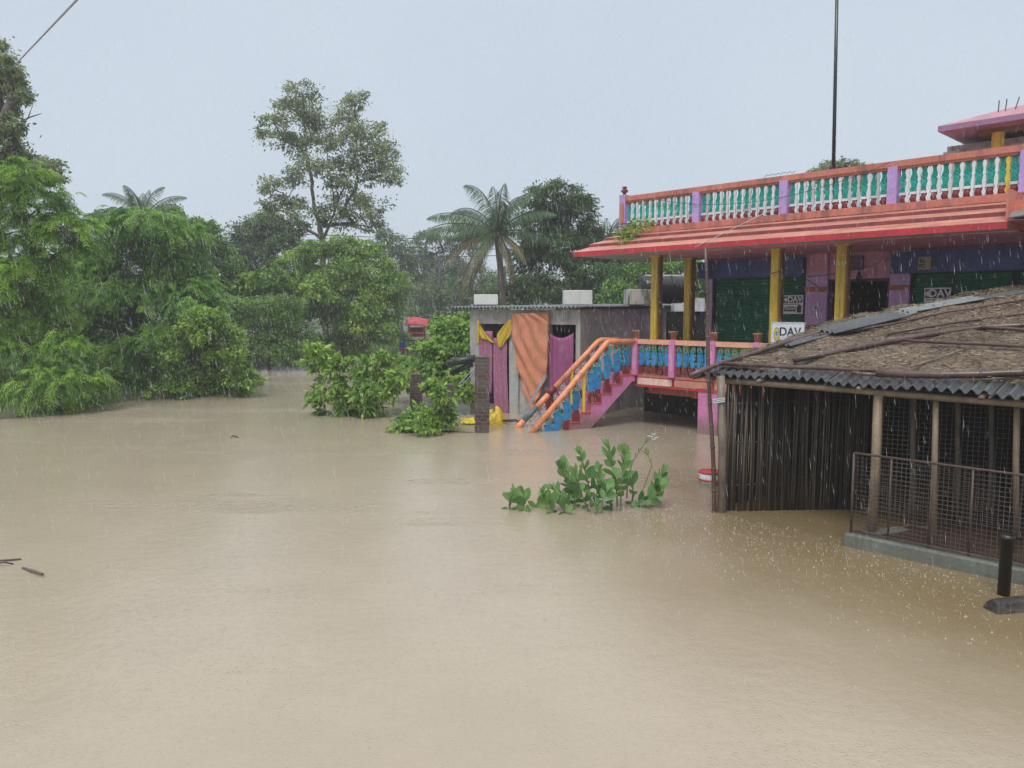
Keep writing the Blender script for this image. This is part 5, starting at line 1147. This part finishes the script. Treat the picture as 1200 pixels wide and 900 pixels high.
stm.build('stems', M('milkweed_stem', (.16, .19, .10), .6), MW, mo, True)
V = np.array([tuple(v) for v in LV])-np.array(mo); link('foliage', npmesh('foliage', V, np.array(LF), LM['milk'], np.array(LT)), MW)
fl = MB()
for x, y in ((763, 512), (766, 515), (760, 511), (769, 513), (712, 524), (678, 534), (766, 509)):
    c = W(x, y, Y+.25)
    for k in range(5):
        a = k*2*PI/5; d = Vector((math.cos(a), math.sin(a)*.6, .3)); fl.prism([c, c+d*.02+Vector((0, 0, .008)), c+d*.03, c+d*.02-Vector((0, 0, .008))], (0, .004, 0))
fl.build('flowers', M('white_petal', (.7, .66, .7), .6), MW, mo)

# ------------------------------------------------------------------ rain: falling drops and their splashes
n = 19000
ry = rng.uniform(0, 1, n)**.6*19+4.5; rx = rng.uniform(-.72, .72, n)*(ry+1.5); rz = rng.uniform(0.02, 1, n)*(2.8+ry*.42)
ln = rng.uniform(.08, .16, n)*(.6+.4*rng.random(n)); rr = rng.uniform(.0007, .0016, n)*(.5+ry/13)
lean = np.stack([.17+.05*rng.normal(size=n), .03*rng.normal(size=n), -np.ones(n)], 1); lean = nrm(lean)
c = np.stack([rx, ry, rz], 1); V = np.zeros((n, 6, 3)); V[:, 0] = c; V[:, 5] = c+lean*ln[:, None]
for j in range(4):
    a = j*PI/2; V[:, 1+j] = c+lean*(ln*.7)[:, None]+np.stack([np.cos(a)*rr, np.sin(a)*rr, 0*rr], 1)
tri = []
for j in range(4): j2 = (j+1) % 4; tri += [(0, 1+j, 1+j2), (5, 1+j2, 1+j)]
F = (np.arange(n)[:, None, None]*6+np.array(tri)[None]).reshape(-1, 3)
rm = bpy.data.materials.new('rain_drop'); t = nt(rm); out = N(t, 'ShaderNodeOutputMaterial'); p = N(t, 'ShaderNodeBsdfPrincipled'); p.inputs['Base Color'].default_value = (.85, .87, .9, 1); p.inputs['Roughness'].default_value = .3
tp = N(t, 'ShaderNodeBsdfTransparent'); mx = N(t, 'ShaderNodeMixShader'); mx.inputs[0].default_value = .42; L(t, tp.outputs[0], mx.inputs[1]); L(t, p.outputs[0], mx.inputs[2]); L(t, mx.outputs[0], out.inputs[0])
ro_ = link('rain', npmesh('rain', V.reshape(-1, 3), F, rm)); tag(ro_, kind='stuff')
# splashes: tiny crowns and beads on the water, denser near the shed eave
def splash_pts(n, f):
    out_ = []
    while len(out_) < n:
        x, y = f()
        out_.append((x, y))
    return np.array(out_)
n1 = 6000; yy = 4.6+rng.random(n1)**1.5*16; xx = rng.uniform(-.7, .7, n1)*(yy+.5)
n2 = 4200; e_ = rng.uniform(-.5, 5.5, n2); u_ = -np.abs(rng.normal(0, 1.3, n2))-.05; x2 = EA.x+ED.x*e_+UD.x*u_; y2 = EA.y+ED.y*e_+UD.y*u_
X = np.concatenate([xx, x2]); Yv = np.concatenate([yy, y2]); big = np.concatenate([np.zeros(n1), np.ones(n2)])
keep = (Yv > 4.0); X, Yv, big = X[keep], Yv[keep], big[keep]; n = len(X); s = rng.uniform(.4, 1.0, n)**2*np.where(big > 0, .022, .009)+.003
Vs = []; 
for j in range(3):     # three leaning shards make a ragged crown
    a = rng.uniform(0, 2*PI, n); d = np.stack([np.cos(a), np.sin(a), np.zeros(n)], 1); o = np.stack([X, Yv, np.zeros(n)], 1)+d*(s*.35)[:, None]
    tpv = o+d*(s*.5)[:, None]+np.array([0, 0, 1.])*(s*rng.uniform(.3, .9, n))[:, None]; sd = np.stack([-np.sin(a), np.cos(a), np.zeros(n)], 1)*(s*.32)[:, None]
    Vs.append(np.stack([o-sd-np.array([0, 0, .003]), o+sd-np.array([0, 0, .003]), tpv], 1))
V = np.concatenate(Vs).reshape(-1, 3); F = np.arange(len(V)).reshape(-1, 3)
sm = bpy.data.materials.new('splash'); t = nt(sm); out = N(t, 'ShaderNodeOutputMaterial'); p = N(t, 'ShaderNodeBsdfPrincipled'); p.inputs['Base Color'].default_value = (.62, .57, .49, 1); p.inputs['Roughness'].default_value = .25
tp = N(t, 'ShaderNodeBsdfTransparent'); mx = N(t, 'ShaderNodeMixShader'); mx.inputs[0].default_value = .42; L(t, tp.outputs[0], mx.inputs[1]); L(t, p.outputs[0], mx.inputs[2]); L(t, mx.outputs[0], out.inputs[0])
tag(link('rain_splashes', npmesh('rain_splashes', V, F, sm)), kind='stuff')
# ------------------------------------------------------------------ air
hb_ = MB(); hb_.bx(-640, 640, -640, 640, -3, 19.5); hz = bpy.data.materials.new('rain_haze'); t = nt(hz); out = N(t, 'ShaderNodeOutputMaterial'); pvn = N(t, 'ShaderNodeVolumePrincipled')
pvn.inputs['Color'].default_value = (.93, .96, 1.0, 1); pvn.inputs['Density'].default_value = .0017; pvn.inputs['Anisotropy'].default_value = .2; L(t, pvn.outputs[0], out.inputs['Volume'])
hzo = hb_.build('haze', hz); tag(hzo, kind='stuff')
# ------------------------------------------------------------------ sky and sun
sun_el, sun_az = math.radians(58), math.radians(200)
w = bpy.data.worlds.new('World'); sc.world = w; w.use_nodes = True; t = w.node_tree; t.nodes.clear()
out = N(t, 'ShaderNodeOutputWorld'); bg = N(t, 'ShaderNodeBackground'); bg.inputs['Strength'].default_value = .1; L(t, bg.outputs[0], out.inputs[0])
sky = N(t, 'ShaderNodeTexSky', sky_type='NISHITA'); sky.sun_disc = False; sky.sun_elevation = sun_el; sky.sun_rotation = sun_az; sky.dust_density = 4
tc = N(t, 'ShaderNodeTexCoord'); sx = N(t, 'ShaderNodeSeparateXYZ'); L(t, tc.outputs['Generated'], sx.inputs[0])
SKY_HI = (.47, .53, .60); SKY_LO = (.48, .54, .61); SKY_Z = (.90, .94, .99)
cloud = ramp(t, sx.outputs[2], [(0.0, tuple(SKY_LO)), (.35, tuple(SKY_HI)), (1.0, tuple(SKY_Z))])
nz = N(t, 'ShaderNodeTexNoise'); nz.inputs['Scale'].default_value = 2.2; nz.inputs['Detail'].default_value = 4; L(t, tc.outputs['Generated'], nz.inputs['Vector'])
cloud = mixc(t, 1.0, cloud, ramp(t, nz.outputs['Fac'], [(.3, (.92, .93, .945)), (.7, (1, 1, 1))]), 'MULTIPLY')
vs_ = N(t, 'ShaderNodeVectorMath', operation='SCALE'); vs_.inputs['Scale'].default_value = 10; L(t, cloud, vs_.inputs[0]); cloud = vs_.outputs[0]
cl = mixc(t, .93, sky.outputs[0], cloud); L(t, cl, bg.inputs['Color'])
sl = bpy.data.lights.new('overcast_sun', 'SUN'); sl.energy = 1.4; sl.angle = math.radians(25); sl.color = (1, .98, .95)
so_ = bpy.data.objects.new('overcast_sun', sl); col.objects.link(so_); so_.location = (-10, -10, 60)
sdv = Vector((math.sin(sun_az)*math.cos(sun_el), math.cos(sun_az)*math.cos(sun_el), math.sin(sun_el))); so_.rotation_euler = sdv.to_track_quat('Z', 'Y').to_euler()
# ------------------------------------------------------------------ camera and render
cam = bpy.data.cameras.new('camera'); cam.sensor_width = 36; cam.lens = 27; cam.clip_end = 3000; cam.clip_start = .05
co = bpy.data.objects.new('camera', cam); col.objects.link(co); co.location = CAM; co.rotation_euler = (PI/2-PITCH, 0, 0); sc.camera = co
sc.view_settings.view_transform = 'Standard'; sc.view_settings.look = 'None'; sc.view_settings.exposure = .46; sc.view_settings.gamma = 1
sc.render.engine = 'CYCLES'; cy = sc.cycles; cy.use_denoising = True; cy.use_adaptive_sampling = True; cy.adaptive_threshold = .02
try: cy.denoiser = 'OPENIMAGEDENOISE'; cy.denoising_input_passes = 'RGB_ALBEDO_NORMAL'
except Exception: pass
cy.max_bounces = 6; cy.diffuse_bounces = 3; cy.glossy_bounces = 2; cy.transmission_bounces = 3; cy.transparent_max_bounces = 16; cy.volume_bounces = 2
